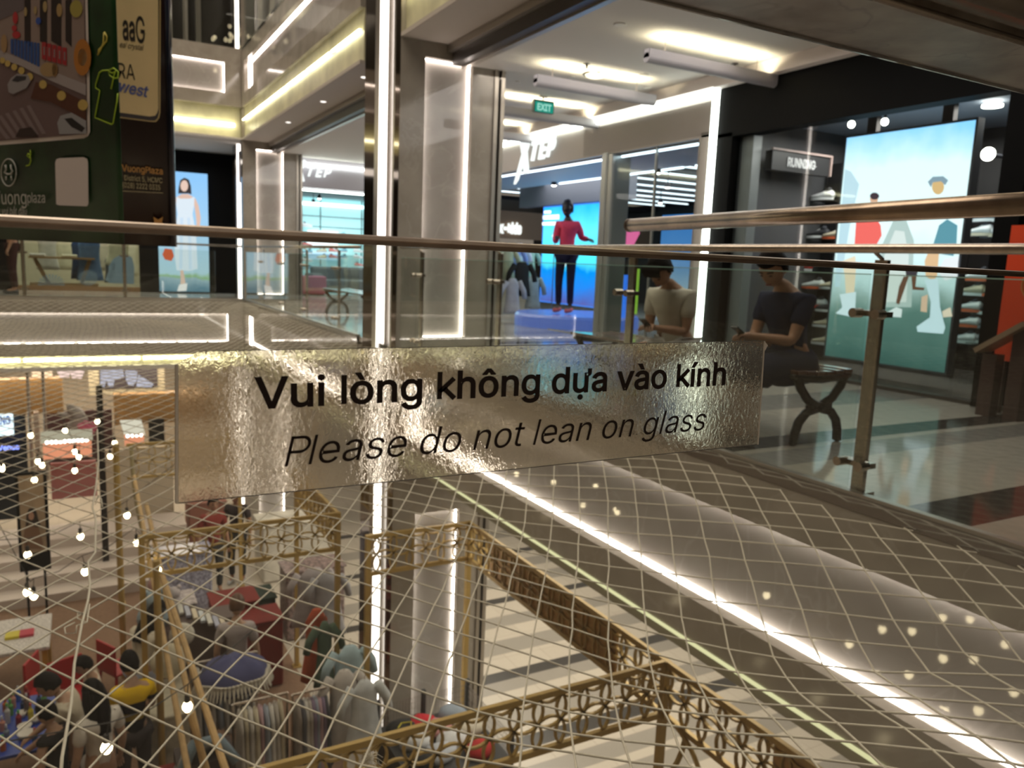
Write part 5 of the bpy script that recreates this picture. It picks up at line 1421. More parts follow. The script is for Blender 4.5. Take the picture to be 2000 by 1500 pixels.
# ground storey visitors
GZ = -F+.012
def banded(key, stops, z0, z1):
    """printed cloth in horizontal bands between heights z0 and z1"""
    m = mat(key, (.5, .5, .5), .85, spec=.1); nt = m.node_tree; L = nt.links.new
    g = nt.nodes.new('ShaderNodeNewGeometry'); s = nt.nodes.new('ShaderNodeSeparateXYZ'); mr = nt.nodes.new('ShaderNodeMapRange'); r = nt.nodes.new('ShaderNodeValToRGB')
    mr.inputs['From Min'].default_value = z0; mr.inputs['From Max'].default_value = z1; r.color_ramp.interpolation = 'CONSTANT'
    L(g.outputs['Position'], s.inputs[0]); L(s.outputs['Z'], mr.inputs['Value']); L(mr.outputs[0], r.inputs['Fac']); L(r.outputs[0], nt.nodes['Principled BSDF'].inputs['Base Color'])
    for k, (p, c) in enumerate(stops):
        e = r.color_ramp.elements[k] if k < 2 else r.color_ramp.elements.new(p)
        e.position = p; e.color = (*c, 1)
    return m
def gp(px, py, z=-3.32): q = at(px, py, 'z', z); return (q.x, q.y, GZ)
person('person in a yellow and black top seen from behind at the blue table', gp(257, 1312), R(100), skin=SK2, pattern=banded('yellow_black_top', [(0, (.012, .010, .012)), (.34, (.30, .20, .03)), (.46, (.012, .010, .012)), (.64, (.74, .48, .02))], GZ+.85, GZ+1.5), shirt=(.62, .40, .02), legs=(.06, .05, .05), hands={'L': (.30, .12, 1.0), 'R': (.30, -.16, 1.0)}, bow=R(18))
person('woman with very long black hair and white dotted blouse at the lower left', gp(190, 1368), R(120), skin=SK2, shirt=(.60, .55, .48), sleeve='short', legs=(.45, .4, .36), skirt=True, hair='long', bow=R(14))
person('man with short black hair and cream shirt leaning over the blue table', gp(150, 1333), R(170), skin=SK2, shirt=(.50, .44, .34), legs=(.05, .05, .06), lean=R(14), bow=R(24), hands={'L': (.48, .10, .92), 'R': (.5, -.12, .92)})
person('child with black cap of hair on the red chair by the table', gp(178, 1303, -3.6), R(185), s=.82, skin=SK2, shirt=(.55, .45, .35), legs=(.05, .05, .06), bow=R(24))
person('person in black seen from above at the lower left corner', gp(104, 1408, -3.5), R(140), s=.9, skin=SK2, shirt=(.02, .018, .018), sleeve='none', legs=(.02, .02, .025), hair='short', bow=R(20))
person('woman with long black hair in a white top by the plush stall', gp(272, 1218, -3.35), R(40), skin=SK2, shirt=(.62, .56, .44), legs=(.3, .3, .34), hair='long', bow=R(30), lean=R(14), hands={'L': (.46, .1, .95), 'R': (.46, -.1, .95)})
person('person in a pale grey top with brown hair among the clothes racks', gp(462, 1200, -3.35), R(75), skin=SK2, shirt=(.42, .37, .36), legs=(.1, .1, .12), hair='short', haircol=mat('hair_brown', (.10, .045, .02), .5), bow=R(18))
person('seller with dark hair behind the white stall table, below the notice', gp(415, 992, -3.35), R(-80), skin=SK, shirt=(.25, .05, .04), legs=(.05, .05, .05), hair='short')
person('second seller in black behind the stall, right of the red one', gp(462, 975, -3.35), R(-120), skin=SK, shirt=(.05, .04, .04), legs=(.05, .05, .05), hair='short')
# ------------------------------------------------------------------ ground storey market
gold = mat('gold_paint', (.50, .34, .11), .42, .35, noise=.08, nscale=6)
def lattice_panel(t, p, q, z1, h=.42, a=.19, dense=False):
    """rails and overlapping-circle fretwork between plan points p and q, top at z1"""
    p, q = W((*p, z1)), W((*q, z1)); d = q-p; Lg = d.length; d.normalize(); n = d.cross(W((0, 0, 1)))
    b = MB(); b.beam(p, q, .035, .045); b.beam(p-W((0, 0, h)), q-W((0, 0, h)), .035, .045)
    r_ = b.build('rail', gold, t)
    m = MB(); r = a*.707; w = .015
    nx = int(Lg/a)+1
    for row in range(int(h/a)+1):
        for k in range(nx+1):
            cx, cz = k*a, -h*.73 + row*a
            run = []
            for i in range(25):
                an = 2*PI*i/24; x, z = cx+r*math.cos(an), cz+r*math.sin(an)
                if 0 <= x <= Lg and -h <= z <= 0: run.append((x, z))
                else:
                    if len(run) > 1: _rib(m, run, p, d, n, w)
                    run = []
            if len(run) > 1: _rib(m, run, p, d, n, w)
    m.build('fretwork', gold, t)
def _rib(m, run, p, d, n, w):
    vs = []; k = len(run)
    for i, (x, z) in enumerate(run):
        a, c = run[max(0, i-1)], run[min(k-1, i+1)]
        tx, tz = c[0]-a[0], c[1]-a[1]; L_ = math.hypot(tx, tz) or 1; nx, nz = -tz/L_*w/2, tx/L_*w/2
        for s1, s2 in ((1, 1), (-1, 1), (-1, -1), (1, -1)):
            o = p+d*(x+nx*s1)+W((0, 0, z+nz*s1))+n*(s2*.012); vs.append(o)
    fs = []
    for i in range(k-1):
        for j in range(4): fs.append((i*4+j, i*4+(j+1) % 4, i*4+4+(j+1) % 4, i*4+4+j))
    fs += [(0, 1, 2, 3), (k*4-1, k*4-2, k*4-3, k*4-4)]
    m.add(vs, fs)
def posts(t, pts, z1):
    for x, y in pts:
        b = MB(); b.box(x-.028, x+.028, y-.028, y+.028, -F, z1+.02); b.box(x-.06, x+.06, y-.06, y+.06, -F, -F+.02); b.build('post', gold, t)
t = thing('gold_stall_frame', (3.8, 5.4, -F), 'long gold stall frame with circle fretwork, right of the column light', 'stall frame', 'gold stall frames')
lattice_panel(t, (2.6, 7.74), (3.8, 7.74), -2.0); lattice_panel(t, (3.8, 7.74), (3.8, 2.2), -2.0); lattice_panel(t, (.3, 4.27), (3.78, 4.27), -2.0)
posts(t, [(2.6, 7.74), (3.8, 7.74), (3.8, 4.27), (3.8, 2.2), (.3, 4.27)], -2.0)
b = MB(); b.tube([(3.8-.42*(1-math.cos(a)), 4.0, -2.42-.42*math.sin(a)) for a in [R(k*10) for k in range(10)]], .022, 6); b.build('corner_brace', gold, t)
b = MB(); b.tube([(3.78, 4.2-.5*math.sin(a), -2.4-.55*(1-math.cos(a))) for a in [R(k*10) for k in range(10)]], .02, 6); b.build('corner_brace', gold, t)
b = MB(); b.box(3.805, 3.83, 4.9, 7.2, -2.41, -2.0); b.build('side_board', mat('gold_board', (.50, .28, .08), .35, .35, noise=.3, nscale=14), t)
b = MB(); b.box(3.805, 3.83, 2.2, 3.2, -2.41, -2.0); b.build('side_board', MATS['gold_board'], t)
t = thing('gold_stall_frame', (1.5, 8.6, -F), 'gold stall frame with circle fretwork, left of the column among clothes racks', 'stall frame', 'gold stall frames')
lattice_panel(t, (.45, 8.6), (2.52, 8.6), -2.0); lattice_panel(t, (2.52, 8.6), (2.52, 10.6), -2.0)
posts(t, [(.45, 8.6), (2.52, 8.6), (2.52, 10.6)], -2.0)
t = thing('gold_stall_frame', (1.5, 13.8, -F), 'far gold stall frame with fretwork and curved arch beside the dark pillar', 'stall frame', 'gold stall frames')
lattice_panel(t, (.55, 13.8), (2.3, 13.8), -2.2, h=.55, a=.25)
posts(t, [(.40, 13.8), (2.3, 13.8)], -2.2)
b = MB(); b.tube([(.62+.35*(1-math.cos(R(k*9))), 13.7, -2.2-1.9*math.sin(R(k*9))) for k in range(11)], .03, 8); b.build('arch', mat('pale_gold', (.42, .36, .2), .4, .3), t)

pole = mat('raw_timber', (.46, .30, .13), .6, noise=.15, nscale=12)
for k, (A, B, lab) in enumerate([((317, 1125, -2.2), (440, 1502, -2.9), 'long leaning timber pole with lamp cable, right of the gold post'), ((372, 1392, -2.6), (402, 1500, -3.1), 'short lit timber pole under the lowest hanging bulb'), ((262, 930, -2.6), (335, 1330, -3.3), 'leaning timber pole nearest the gold post'), ((286, 985, -2.4), (362, 1330, -3.1), 'second leaning timber pole crossing behind the plush stall')]):
    a_, b_ = at(A[0], A[1], 'z', A[2]), at(B[0], B[1], 'z', B[2]); d_ = (b_-a_).normalized()
    e_ = b_ + d_*((b_.z+F)/max(.05, -d_.z)) if d_.z < -.05 else b_
    b = MB(); b.tube([a_, e_], .028, 8); tag(b.build('timber_pole', pole), lab, 'pole')
for k, (px, y0, y1, zt, r, lab) in enumerate([(305, 1095, 1300, -2.2, .035, 'upright gold post wrapped with lamp cable at the left'), (226, 868, 1000, -1.6, .04, 'far upright gold post beside the dark pillar')]):
    q = at(px, y0, 'z', zt); b = MB(); b.tube([(q.x, q.y, zt), (q.x, q.y, -F)], r, 10); tag(b.build('gold_post', gold), lab, 'post')

# string lights
bulbm = emis('bulb_glow', (1, .80, .50), 10)
blackc = mat('cable_black', (.02, .017, .015), .6)
def string(label, pts, zb, sag=.10):
    """cable with hanging bulbs; pts = bulb positions in the photo, zb = their height"""
    P_ = [at(x, y, 'z', z_) for (x, y, z_) in pts]
    t = thing('string_light', P_[0]+W((0, 0, .2)), label, 'string light')
    rnd = random.Random(len(label))
    cab = []
    for i, p in enumerate(P_):
        top = p+W((rnd.uniform(-.02, .02), rnd.uniform(-.01, .01), .17)); 
        if i: mid = (cab[-1]+top)/2-W((0, 0, .05)); cab.append(mid)
        cab.append(top)
        b = MB(); b.tube([top, p+W((0, 0, .07))], .004, 5); b.lathe([(.004, .09), (.018, .085), (.02, .03), (.016, .02)], p, 10); sk = b.build('socket', blackc, t)
        b = MB(); b.lathe([(0.001, -.052), (.018, -.046), (.034, -.022), (.036, -.004), (.026, .02), (.015, .032), (0.001, .034)], p, 14); b.build('bulb', bulbm, sk, smooth=True)
    d0 = (cab[0]-cab[1]); cab = [cab[0]+d0.normalized()*.8+W((0, 0, .1))]+cab+[cab[-1]+(cab[-1]-cab[-2]).normalized()*.8+W((0, 0, .1))]
    b = MB(); b.tube(cab, .0045, 6); b.build('cable', blackc, t)
string('string of warm bulbs crossing the brown carpet at the left', [(53, 1155, -2.5), (66, 1162, -2.5), (166, 1115, -2.4), (267, 1058, -2.3), (308, 1112, -2.3)], 0)
string('string of warm bulbs in the middle of the left side, over the white steps', [(54, 1082, -2.3), (157, 1046, -2.3), (248, 1005, -2.2)], 0)
string('upper string of warm bulbs in front of the orange signs', [(3, 910, -2.0), (3, 915, -1.9), (74, 900, -2.0), (82, 907, -2.0), (146, 918, -2.1), (215, 890, -2.0), (224, 864, -2.0)], 0)
string('far string of warm bulbs beside the dark pillar', [(60, 849, -1.7), (127, 840, -1.7), (190, 822, -1.7)], 0)
string('short string of warm bulbs hanging before the orange sign lettering', [(146, 881, -2.0), (154, 891, -2.0), (67, 936, -2.1)], 0)
string('nearest string of large warm bulbs at the lower left', [(208, 1458, -2.3), (366, 1378, -2.4)], 0)

for k in range(3):
    pts_ = [(-2.0+j*.4, 3.0+k*.6+.04*j, -2.3-.08*(j % 2)) for j in range(8)]
    t = thing('string_light', W(pts_[0])+W((0, 0, .2)), ['string of warm bulbs under the near part of the net, below the frame', 'second string of warm bulbs under the near part of the net', 'third string of warm bulbs under the near part of the net'][k], 'string light')
    tops = []
    for p in pts_:
        p = W(p); top = p+W((0, 0, .17)); tops.append(top)
        b = MB(); b.tube([top, p+W((0, 0, .07))], .004, 5); b.lathe([(.004, .09), (.018, .085), (.02, .03), (.016, .02)], p, 10); sk = b.build('socket', blackc, t)
        b = MB(); b.lathe([(0.001, -.052), (.018, -.046), (.034, -.022), (.036, -.004), (.026, .02), (.015, .032), (0.001, .034)], p, 12); b.build('bulb', bulbm, sk, smooth=True)
    b = MB(); b.tube(tops, .0045, 6); b.build('cable', blackc, t)
t = thing('chandelier', (1.3, 8.2, 9.0), 'cluster of warm bulbs hanging high in the atrium above the frame', 'chandelier')
rc = random.Random(21)
b = MB(); b.box(.3, 2.4, 6.6, 9.8, 8.3, 8.34); b.build('canopy', blackc, t)
for k in range(34):
    x, y, z = rc.uniform(.4, 2.3), rc.uniform(6.7, 9.7), rc.uniform(6.4, 7.9)
    b = MB(); b.tube([(x, y, 8.3), (x, y, z)], .004, 4); w_ = b.build('wire', blackc, t)
    b = MB(); b.ball((x, y, z-.05), (.05, .05, .07), 10, 8); b.build('bulb', bulbm, w_, smooth=True)
for y, lab in ((9.9, 'nearest of three small downlights in the far soffit'), (11.8, 'middle one of three small downlights in the far soffit'), (14.0, 'farthest of three small downlights in the far soffit')):
    t = thing('downlight', (3.2, y, 3.16), lab, 'ceiling light')
    b = MB(); b.lathe([(0, -.006), (.03, -.006), (.045, 0), (0, .0)], (3.2, y, 3.168), 14); b.build('lens', emis('downlight_lens', (1, .93, .85), 1.6), t)
# clothes racks
def rack(x0, x1, y, ztop, label):
    t = thing('clothes_rack', ((x0+x1)/2, y, -F), label, 'clothes rack')
    b = MB(); b.tube([(x0, y, ztop), (x1, y, ztop)], .014, 8); b.build('rail', M['steel'], t)
    for x in (x0, x1):
        b = MB(); b.tube([(x, y, ztop), (x, y, -F+.05)], .014, 8); b.tube([(x, y-.25, -F+.03), (x, y+.25, -F+.03)], .016, 8); b.build('leg', M['steel'], t)
    return t
rn = random.Random(11)
cn = {(.55, .52, .47): 'off-white', (.42, .38, .33): 'beige', (.10, .10, .11): 'black', (.45, .30, .32): 'dusty pink', (.30, .33, .38): 'grey blue', (.28, .24, .21): 'taupe', (.50, .44, .32): 'cream', (.22, .17, .24): 'plum', (.40, .50, .54): 'pale blue'}
pal = list(cn)
def fill(x0, x1, y, zt, n, seq, where, L_=.75):
    for k in range(n):
        c = pal[seq[k % len(seq)]]; x = x0+(k+.5)*(x1-x0)/n
        garment('hanging_garment', x, y+rn.uniform(-.02, .02), zt-.09, .38, L_*rn.uniform(.85, 1.05), c, cn[c]+' garment on '+where, 'garment', 'garments on '+where, axis='x', th=.05, sleeves=False)
for (p, q, zt, n, seq, where, lab) in [
    ((455, 1378), (560, 1352), -3.42, 9, [1, 6, 0, 6, 3, 4, 0, 1, 6], 'the nearer steel rack', 'steel clothes rack with cream and beige garments, low in the middle left'),
    ((572, 1360), (645, 1338), -3.42, 9, [5, 2, 0, 1, 7, 4, 3, 7, 2], 'the middle steel rack', 'steel clothes rack with dark and plum garments left of the light strip'),
    ((372, 1300), (500, 1270), -3.55, 9, [0, 4, 0, 4, 0, 1, 0, 4, 0], 'the rack by the blue cloth', 'clothes rack with white and grey garments under the blue draped cloth')]:
    a_, b_ = at(*p, 'z', zt), at(*q, 'z', zt); y = (a_.y+b_.y)/2
    rack(a_.x, b_.x, y, zt, lab); fill(a_.x+.04, b_.x-.04, y, zt, n, seq, where)
# translucent pale garments on the gold frame
for k, (px, py, c, w, L_, lab) in enumerate([(683, 1262, (.40, .52, .56), .38, 1.0, 'pale blue dress hanging from the gold frame by the light strip'), (672, 1310, (.50, .46, .42), .34, .9, 'pale grey sheer garment below the blue dress'), (712, 1330, (.52, .54, .54), .32, .7, 'white sheer garment in front of the light strip foot'), (612, 1110, (.40, .36, .36), .5, .8, 'grey coat in a clear cover on the far rack'), (640, 1120, (.34, .33, .34), .4, .9, 'second grey coat on the far rack'), (618, 1190, (.45, .10, .05), .3, .9, 'orange red garment hanging behind the gold posts'), (634, 1215, (.10, .14, .10), .2, .8, 'dark green garment behind the gold posts')]):
    q = at(px, py, 'z', -3.3); garment('hanging_garment', q.x, q.y, q.z, w, L_, c, lab, 'garment', sleeves=k != 5, th=.10, flare=.35)
# draped blue cloth with white fringe over the rack
q = at(455, 1288, 'z', -3.35)
t = thing('draped_cloth', (q.x, q.y, -3.5), 'violet blue cloth with white lace edge draped over a rack', 'cloth')
b = MB(); b.ball((q.x, q.y, q.z-.18), (.36, .26, .22), 24, 12, lambda v: 1+.06*math.sin(6*math.atan2(v.y, v.x))); b.build('cloth', mat('violet_cloth', (.085, .09, .20), .85), t, smooth=True)
b = MB(); rr = random.Random(2)
for k in range(60):
    a = 2*PI*k/60; r0 = 1.0+.05*math.sin(a*6); p = W((q.x+.37*math.cos(a)*r0, q.y+.27*math.sin(a)*r0, q.z-.2))
    b.tube([p+W((0, 0, .04)), p, p+W((.05*math.cos(a), .05*math.sin(a), -.07-rr.random()*.05))], [.02, .018, .006], 5)
b.build('lace_edge', mat('lace_white', (.6, .55, .45), .9), t)
# tables
def table(x0, x1, y0, y1, z, th, mtop, mleg, label, legr=.03, cat='table'):
    t = thing('table', ((x0+x1)/2, (y0+y1)/2, -F), label, cat)
    b = MB(); b.box(x0, x1, y0, y1, z-th, z); b.build('tabletop', mtop, t, bevel=.01)
    for x in (x0+.06, x1-.06):
        for y in (y0+.06, y1-.06):
            b = MB(); b.box(x-legr, x+legr, y-legr, y+legr, GZ, z-th); b.build('leg', mleg, t)
    return t
yl = mat('yellow_wood', (.50, .30, .05), .5)
wt = mat('doodle_white', (.58, .54, .50), .5, noise=.45, nscale=38)
table(-1.7, -.52, 10.95, 12.0, -4.1, .05, wt, yl, 'white doodled table on yellow wooden legs at the left edge')
q = at(35, 1240, 'z', -4.09)
for k, (dx, c, lab) in enumerate([(-.06, (.60, .50, .04), 'yellow book lying on the white doodled table'), (.10, (.50, .05, .08), 'red edged book beside the yellow one on the white table')]):
    b = MB(); b.box(q.x+dx-.08, q.x+dx+.08, q.y-.1, q.y+.08, -4.1, -4.06); tag(b.build('book', mat('book%d' % k, c, .5), bevel=.004), lab, 'book')
bluet = mat('blue_plastic', (.02, .05, .28), .35)
table(-1.5, -.42, 8.6, 9.75, -4.1, .04, bluet, bluet, 'blue plastic table crowded with paint bottles at the lower left')
rr = random.Random(4)
bc = [((.03, .12, .40), 'blue'), ((.25, .02, .03), 'dark red'), ((.55, .25, .18), 'salmon'), ((.02, .05, .12), 'navy'), ((.50, .12, .02), 'orange'), ((.10, .30, .08), 'green'), ((.12, .08, .07), 'brown'), ((.55, .45, .04), 'yellow'), ((.5, .5, .48), 'white'), ((.18, .22, .28), 'grey')]
spots = [(35, 1352), (52, 1350), (25, 1366), (45, 1372), (10, 1372), (20, 1380), (52, 1378), (60, 1395), (14, 1395), (12, 1428), (68, 1440), (36, 1400), (4, 1410), (76, 1362), (5, 1448), (86, 1370)]
for k, (px, py) in enumerate(spots):
    q = at(px, py, 'z', -4.0); c, nm = bc[k % len(bc)]; h = rr.uniform(.12, .22); x, y = q.x, q.y
    if not (-1.48 < x < -.44 and 8.62 < y < 9.73): x = min(max(x, -1.4), -.5); y = min(max(y, 8.68), 9.7)
    t = thing('paint_bottle', (x, y, -4.1), '%s paint bottle among the crowd on the blue table, %s' % (nm, ['back row', 'middle row', 'front row'][min(2, int((py-1345)/38))]), 'bottle', '%s paint bottles, %s of the blue table' % (nm, ['back row', 'middle row', 'front row'][min(2, int((py-1345)/38))]))
    b = MB(); b.lathe([(.0, 0), (.028, 0), (.028, h*.7), (.012, h*.85), (.012, h)], (x, y, -4.1), 12); b.build('bottle', mat('bottle_'+nm.replace(' ', '_'), c, .35), t, smooth=False)
    b = MB(); b.lathe([(.0, 0), (.014, 0), (.010, .03), (0, .032)], (x, y, -4.1+h), 10); b.build('cap', mat('cap_%d' % (k % 3), [(.5, .5, .5), (.5, .1, .05), (.1, .4, .1)][k % 3], .4), t)
for k, (px, py, r) in enumerate([(48, 1418, .07), (50, 1432, .08), (70, 1402, .06), (75, 1398, .05), (42, 1392, .05)]):
    q = at(px, py, 'z', -4.05); x = min(max(q.x, -1.4), -.5); y = min(max(q.y, 8.7), 9.65)
    t = thing('plaster_bowl', (x, y, -4.1), ['white plaster bowl stack at the front of the blue table', 'white plaster bowl nearest the yellow bottle', 'small white plaster bowl in the middle of the blue table', 'small white plaster cup behind the bowls', 'tiny white plaster cup left of the bowls'][k], 'bowl')
    b = MB(); b.lathe([(.0, 0), (r*.6, 0), (r, .06), (r*.9, .06), (r*.5, .02), (0, .02)], (x, y, -4.1), 14); b.build('bowl', mat('plaster', (.62, .58, .52), .8), t, smooth=True)
# chairs
def chair(px, py, label, ang):
    q = at(px, py, 'z', -4.4); t = thing('plastic_chair', (q.x, q.y, GZ), label, 'chair')
    red = mat('red_plastic', (.40, .015, .02), .4)
    x, y = 0, 0
    def put(b, n):
        return b.build(n, red, t, xf=Matrix.Translation((q.x, q.y, GZ)) @ Matrix.Rotation(ang, 4, 'Z'), bevel=.01)
    b = MB(); b.box(-.2, .2, -.2, .2, .38, .41); put(b, 'seat')
    b = MB(); b.box(-.2, .2, .18, .21, .41, .80); put(b, 'backrest')
    for sx in (-1, 1):
        for sy in (-1, 1):
            b = MB(); b.beam((sx*.17, sy*.17, .38), (sx*.20, sy*.20, 0), .035, .035); put(b, 'leg')
chair(140, 1345, 'red plastic chair behind the child at the blue table', R(20))
chair(96, 1330, 'red plastic chair left of the blue table under the doodled table', R(70))
chair(236, 1290, 'red plastic chair beside the woman in white', R(120))
# red cloth boxes and stalls
redc = mat('red_cloth', (.17, .018, .012), .8, noise=.15, nscale=6)
for k, (px, py, z, sx, sy, sz, m, lab, cat) in enumerate([
    (505, 1165, -4.0, .55, .5, .7, redc, 'red cloth covered stand below the gold fretwork, nearer one', 'stand'),
    (455, 1125, -3.9, .6, .5, .8, redc, 'red cloth covered stand left of the nearer one', 'stand'),
    (322, 1455, -3.9, .40, .4, .9, redc, 'red counter front at the bottom left, under the leaning pole', 'counter'),
    (480, 1140, -4.3, .8, .5, .5, mat('dark_green_cloth', (.02, .035, .025), .8), 'dark green draped stand between the red ones', 'stand'),
    (575, 975, -3.95, 1.3, .8, .9, mat('pale_cloth', (.60, .56, .48), .8, noise=.2, nscale=4), 'stall table under a pale cloth, just below the notice', 'stall table'),
    (400, 945, -4.1, .7, .7, .8, mat('brown_box', (.25, .10, .07), .7), 'brown red stall counter behind the gold fretwork', 'counter'),
    (350, 1035, -3.9, .9, .5, .9, mat('glassware_table', (.40, .40, .50), .2, noise=.6, nscale=30), 'display table of glossy glassware behind the fretwork', 'display table'),
    (340, 1128, -4.0, .5, .5, .85, mat('pile_grey', (.42, .37, .36), .8, noise=.5, nscale=16), 'table piled with grey and pink fabric rolls', 'display table'),
    (322, 1318, -4.1, .42, .8, .75, mat('pale_plush', (.55, .50, .38), .9, noise=.3, nscale=5), 'pale stall counter right of the gold post', 'stall table'),
    (610, 1060, -3.9, .9, .5, .9, mat('trinket_table', (.22, .16, .15), .3, noise=.8, nscale=25), 'dark stall table covered with small shiny goods', 'display table')]):
    q = at(px, py, 'z', z+sz/2)
    b = MB(); b.box(q.x-sx/2, q.x+sx/2, q.y-sy/2, q.y+sy/2, GZ, z+sz/2*.2)
    t = thing('market_stand', (q.x, q.y, GZ), lab, cat); b.build('draped_body', m, t, bevel=.03)
    b = MB(); b.box(q.x-sx/2-.02, q.x+sx/2+.02, q.y-sy/2-.02, q.y+sy/2+.02, z+sz/2*.2, z+sz/2*.2+.03); b.build('top', m, t, bevel=.01)
rr = random.Random(9)
# goods lying on the stands: glossy packs in a row
for k in range(7):
    q = at(352+k*14, 1188+k*5, 'z', -3.7)
    b = MB(); b.box(q.x-.03, q.x+.03, q.y-.16, q.y+.16, q.z-.03, q.z+.01)
    tag(b.build('book', mat('pack%d' % (k % 4), [(.5, .48, .42), (.32, .33, .42), (.5, .42, .3), (.45, .48, .5)][k % 4], .2), bevel=.005), 'upright pale book in the row beside the leaning poles', 'book', 'pale books in a row beside the poles')
b = MB(); q = at(405, 1200, 'z', -3.75); b.box(q.x-.35, q.x+.35, q.y-.2, q.y+.2, -F, q.z); tag(b.build('book_stand', mat('dark_stand', (.10, .07, .06), .6)), 'dark stand carrying the row of pale books', 'stand')
for k, (px, py, c, r, lab) in enumerate([(318, 1170, (.50, .42, .18), .13, 'round yellow plush toy at the top of the plush stall'), (300, 1205, (.30, .38, .42), .2, 'large grey blue plush toy left of the gold post'), (340, 1180, (.5, .45, .45), .14, 'pale pink plush toy right of the gold post'), (308, 1142, (.5, .30, .30), .13, 'pink and white plush toy over the yellow one'), (330, 1290, (.58, .52, .38), .2, 'cream cushion with a pale blue patch on the stall counter'), (355, 1240, (.5, .47, .40), .15, 'cream bag on the stall behind the poles')]):
    q = at(px, py, 'z', -3.75); t = thing('plush_toy' if k < 4 else 'cushion', q, lab, 'plush toy' if k < 4 else 'cushion')
    mm = mat('plush%d' % k, c, .95, noise=.1, nscale=12)
    b = MB(); b.ball(q, (r, r*.8, r), 16, 12); b.build('body', mm, t, smooth=True)
    if k < 4:
        b = MB(); b.ball(q+W((0, -.02, r*1.2)), r*.6, 14, 10); hd = b.build('head', mm, t, smooth=True)
        for s_ in (-1, 1):
            b = MB(); b.ball(q+W((s_*r*.45, -.02, r*1.75)), r*.22, 8, 6); b.build('ear', mm, t, smooth=True)
# folded clothes table under the near gold frame
q = at(870, 1385, 'z', -3.95)
t = thing('bargain_table', (3.1, 6.9, GZ), 'wire fenced table heaped with folded clothes under the near gold frame', 'table')
b = MB(); b.box(2.6, 3.65, 6.3, 7.35, GZ, -4.0); b.build('body', mat('table_black', (.03, .03, .03), .6), t)
b = MB()
for x in [2.6+.035*k for k in range(31)]:
    b.box(x, x+.004, 7.35, 7.354, -4.0, -3.75)
for z in (-3.95, -3.88, -3.81, -3.75):
    b.box(2.6, 3.65, 7.35, 7.354, z, z+.004); b.box(3.65, 3.654, 6.3, 7.35, z, z+.004)
for y in [6.3+.035*k for k in range(30)]: b.box(3.65, 3.654, y, y+.004, -4.0, -3.75)
b.build('wire_fence', mat('wire_grey', (.25, .22, .2), .4, .6), t)
for x, y in ((2.6, 7.35), (3.12, 7.35), (3.65, 7.35), (2.6, 6.3), (3.65, 6.3)):
    b = MB(); b.box(x-.02, x+.02, y-.02, y+.02, GZ, -3.68); b.build('corner_post', MATS['table_black'], t)
cl = [((.02, .02, .02), 'black'), ((.45, .02, .03), 'bright red'), ((.52, .25, .24), 'pink'), ((.24, .28, .33), 'grey blue'), ((.55, .50, .40), 'cream'), ((.5, .5, .5), 'white'), ((.35, .02, .02), 'dark red'), ((.4, .42, .46), 'pale grey')]
pl = [(2.80, 7.15, 0), (3.02, 7.15, 1), (3.15, 7.0, 2), (3.4, 7.2, 3), (3.45, 6.9, 4), (3.2, 6.75, 5), (3.0, 6.6, 7), (3.4, 6.5, 6), (2.8, 6.6, 0), (2.85, 6.9, 5)]
for k, (x, y, c) in enumerate(pl):
    b = MB(); b.ball((x, y, -3.95), (.17, .14, .09), 12, 8, lambda v: 1+.12*math.sin(v.x*9+k)*math.cos(v.y*8)); o = b.build('folded_garment', mat('heap_'+cl[c][1].replace(' ', '_'), cl[c][0], .9), None, smooth=True)
    tag(o, '%s garment in the heap on the wire fenced table, %s' % (cl[c][1], ['far left', 'far side', 'middle', 'far right corner', 'right side', 'centre', 'near the middle', 'near right corner', 'near left corner', 'left side'][k]), 'garment')
yq = mat('yellow_thread', (.5, .42, .03), .6)
b = MB(); b.tube([(2.72, 7.06, -3.86), (2.78, 7.12, -3.855), (2.88, 7.1, -3.855), (2.84, 7.0, -3.86), (2.76, 7.04, -3.86)], .008, 5); tag(b.build('embroidered_patch', yq), 'yellow outlined drawing on the black garment of the heap', 'patch')
# folded jeans pile at bottom
for k in range(5):
    q = at(395+k*2, 1455+k*4, 'z', -3.6)
    b = MB(); b.tube([(q.x-.25, q.y-.02*k, -3.75+.03*k-.1), (q.x-.1, q.y, -3.6+.03*k), (q.x+.1, q.y, -3.6+.03*k), (q.x+.25, q.y-.02*k, -3.72+.03*k-.1)], .05, 8)
    tag(b.build('draped_trousers', mat('fold_%d' % (k % 3), [(.45, .40, .34), (.18, .24, .28), (.30, .33, .36)][k % 3], .9), smooth=True), 'folded trousers of a draped stack at the bottom left', 'trousers', 'draped trousers stack at the bottom left')
b = MB(); q = at(400, 1460, 'z', -3.6); b.box(q.x-.25, q.x+.25, q.y-.15, q.y+.2, GZ, -3.66); tag(b.build('trouser_stand', mat('dark_stand2', (.05, .035, .03), .7)), 'low dark stand under the draped trousers', 'stand')

# ------------------------------------------------------------------ back of the ground storey
b = MB(); b.box(-9, 6, 21.9, 22, -F, -1.3); struct(b.build('wall_back_lower', mat('beige_shopwall', (.40, .33, .25), .7)), 'beige wall at the back of the ground storey')
def board(name, px0, py0, px1, py1, y, m, label, cat, th=.08):
    p, q = at(px0, py0, 'y', y), at(px1, py1, 'y', y); b = MB(); b.box(min(p.x, q.x), max(p.x, q.x), y, y+th, min(p.z, q.z), max(p.z, q.z))
    t = thing(name, ((p.x+q.x)/2, y, min(p.z, q.z)), label, cat); b.build('board', m, t); return t, W((min(p.x, q.x), y, min(p.z, q.z))), W((max(p.x, q.x), y, max(p.z, q.z)))
wb = mat('warm_brown_board', (.30, .17, .06), .5, noise=.15, nscale=3)
board('header_board', -60, 744, 124, 806, 18.0, wb, 'brown header board at the left below the yellow light line', 'header board', .3)
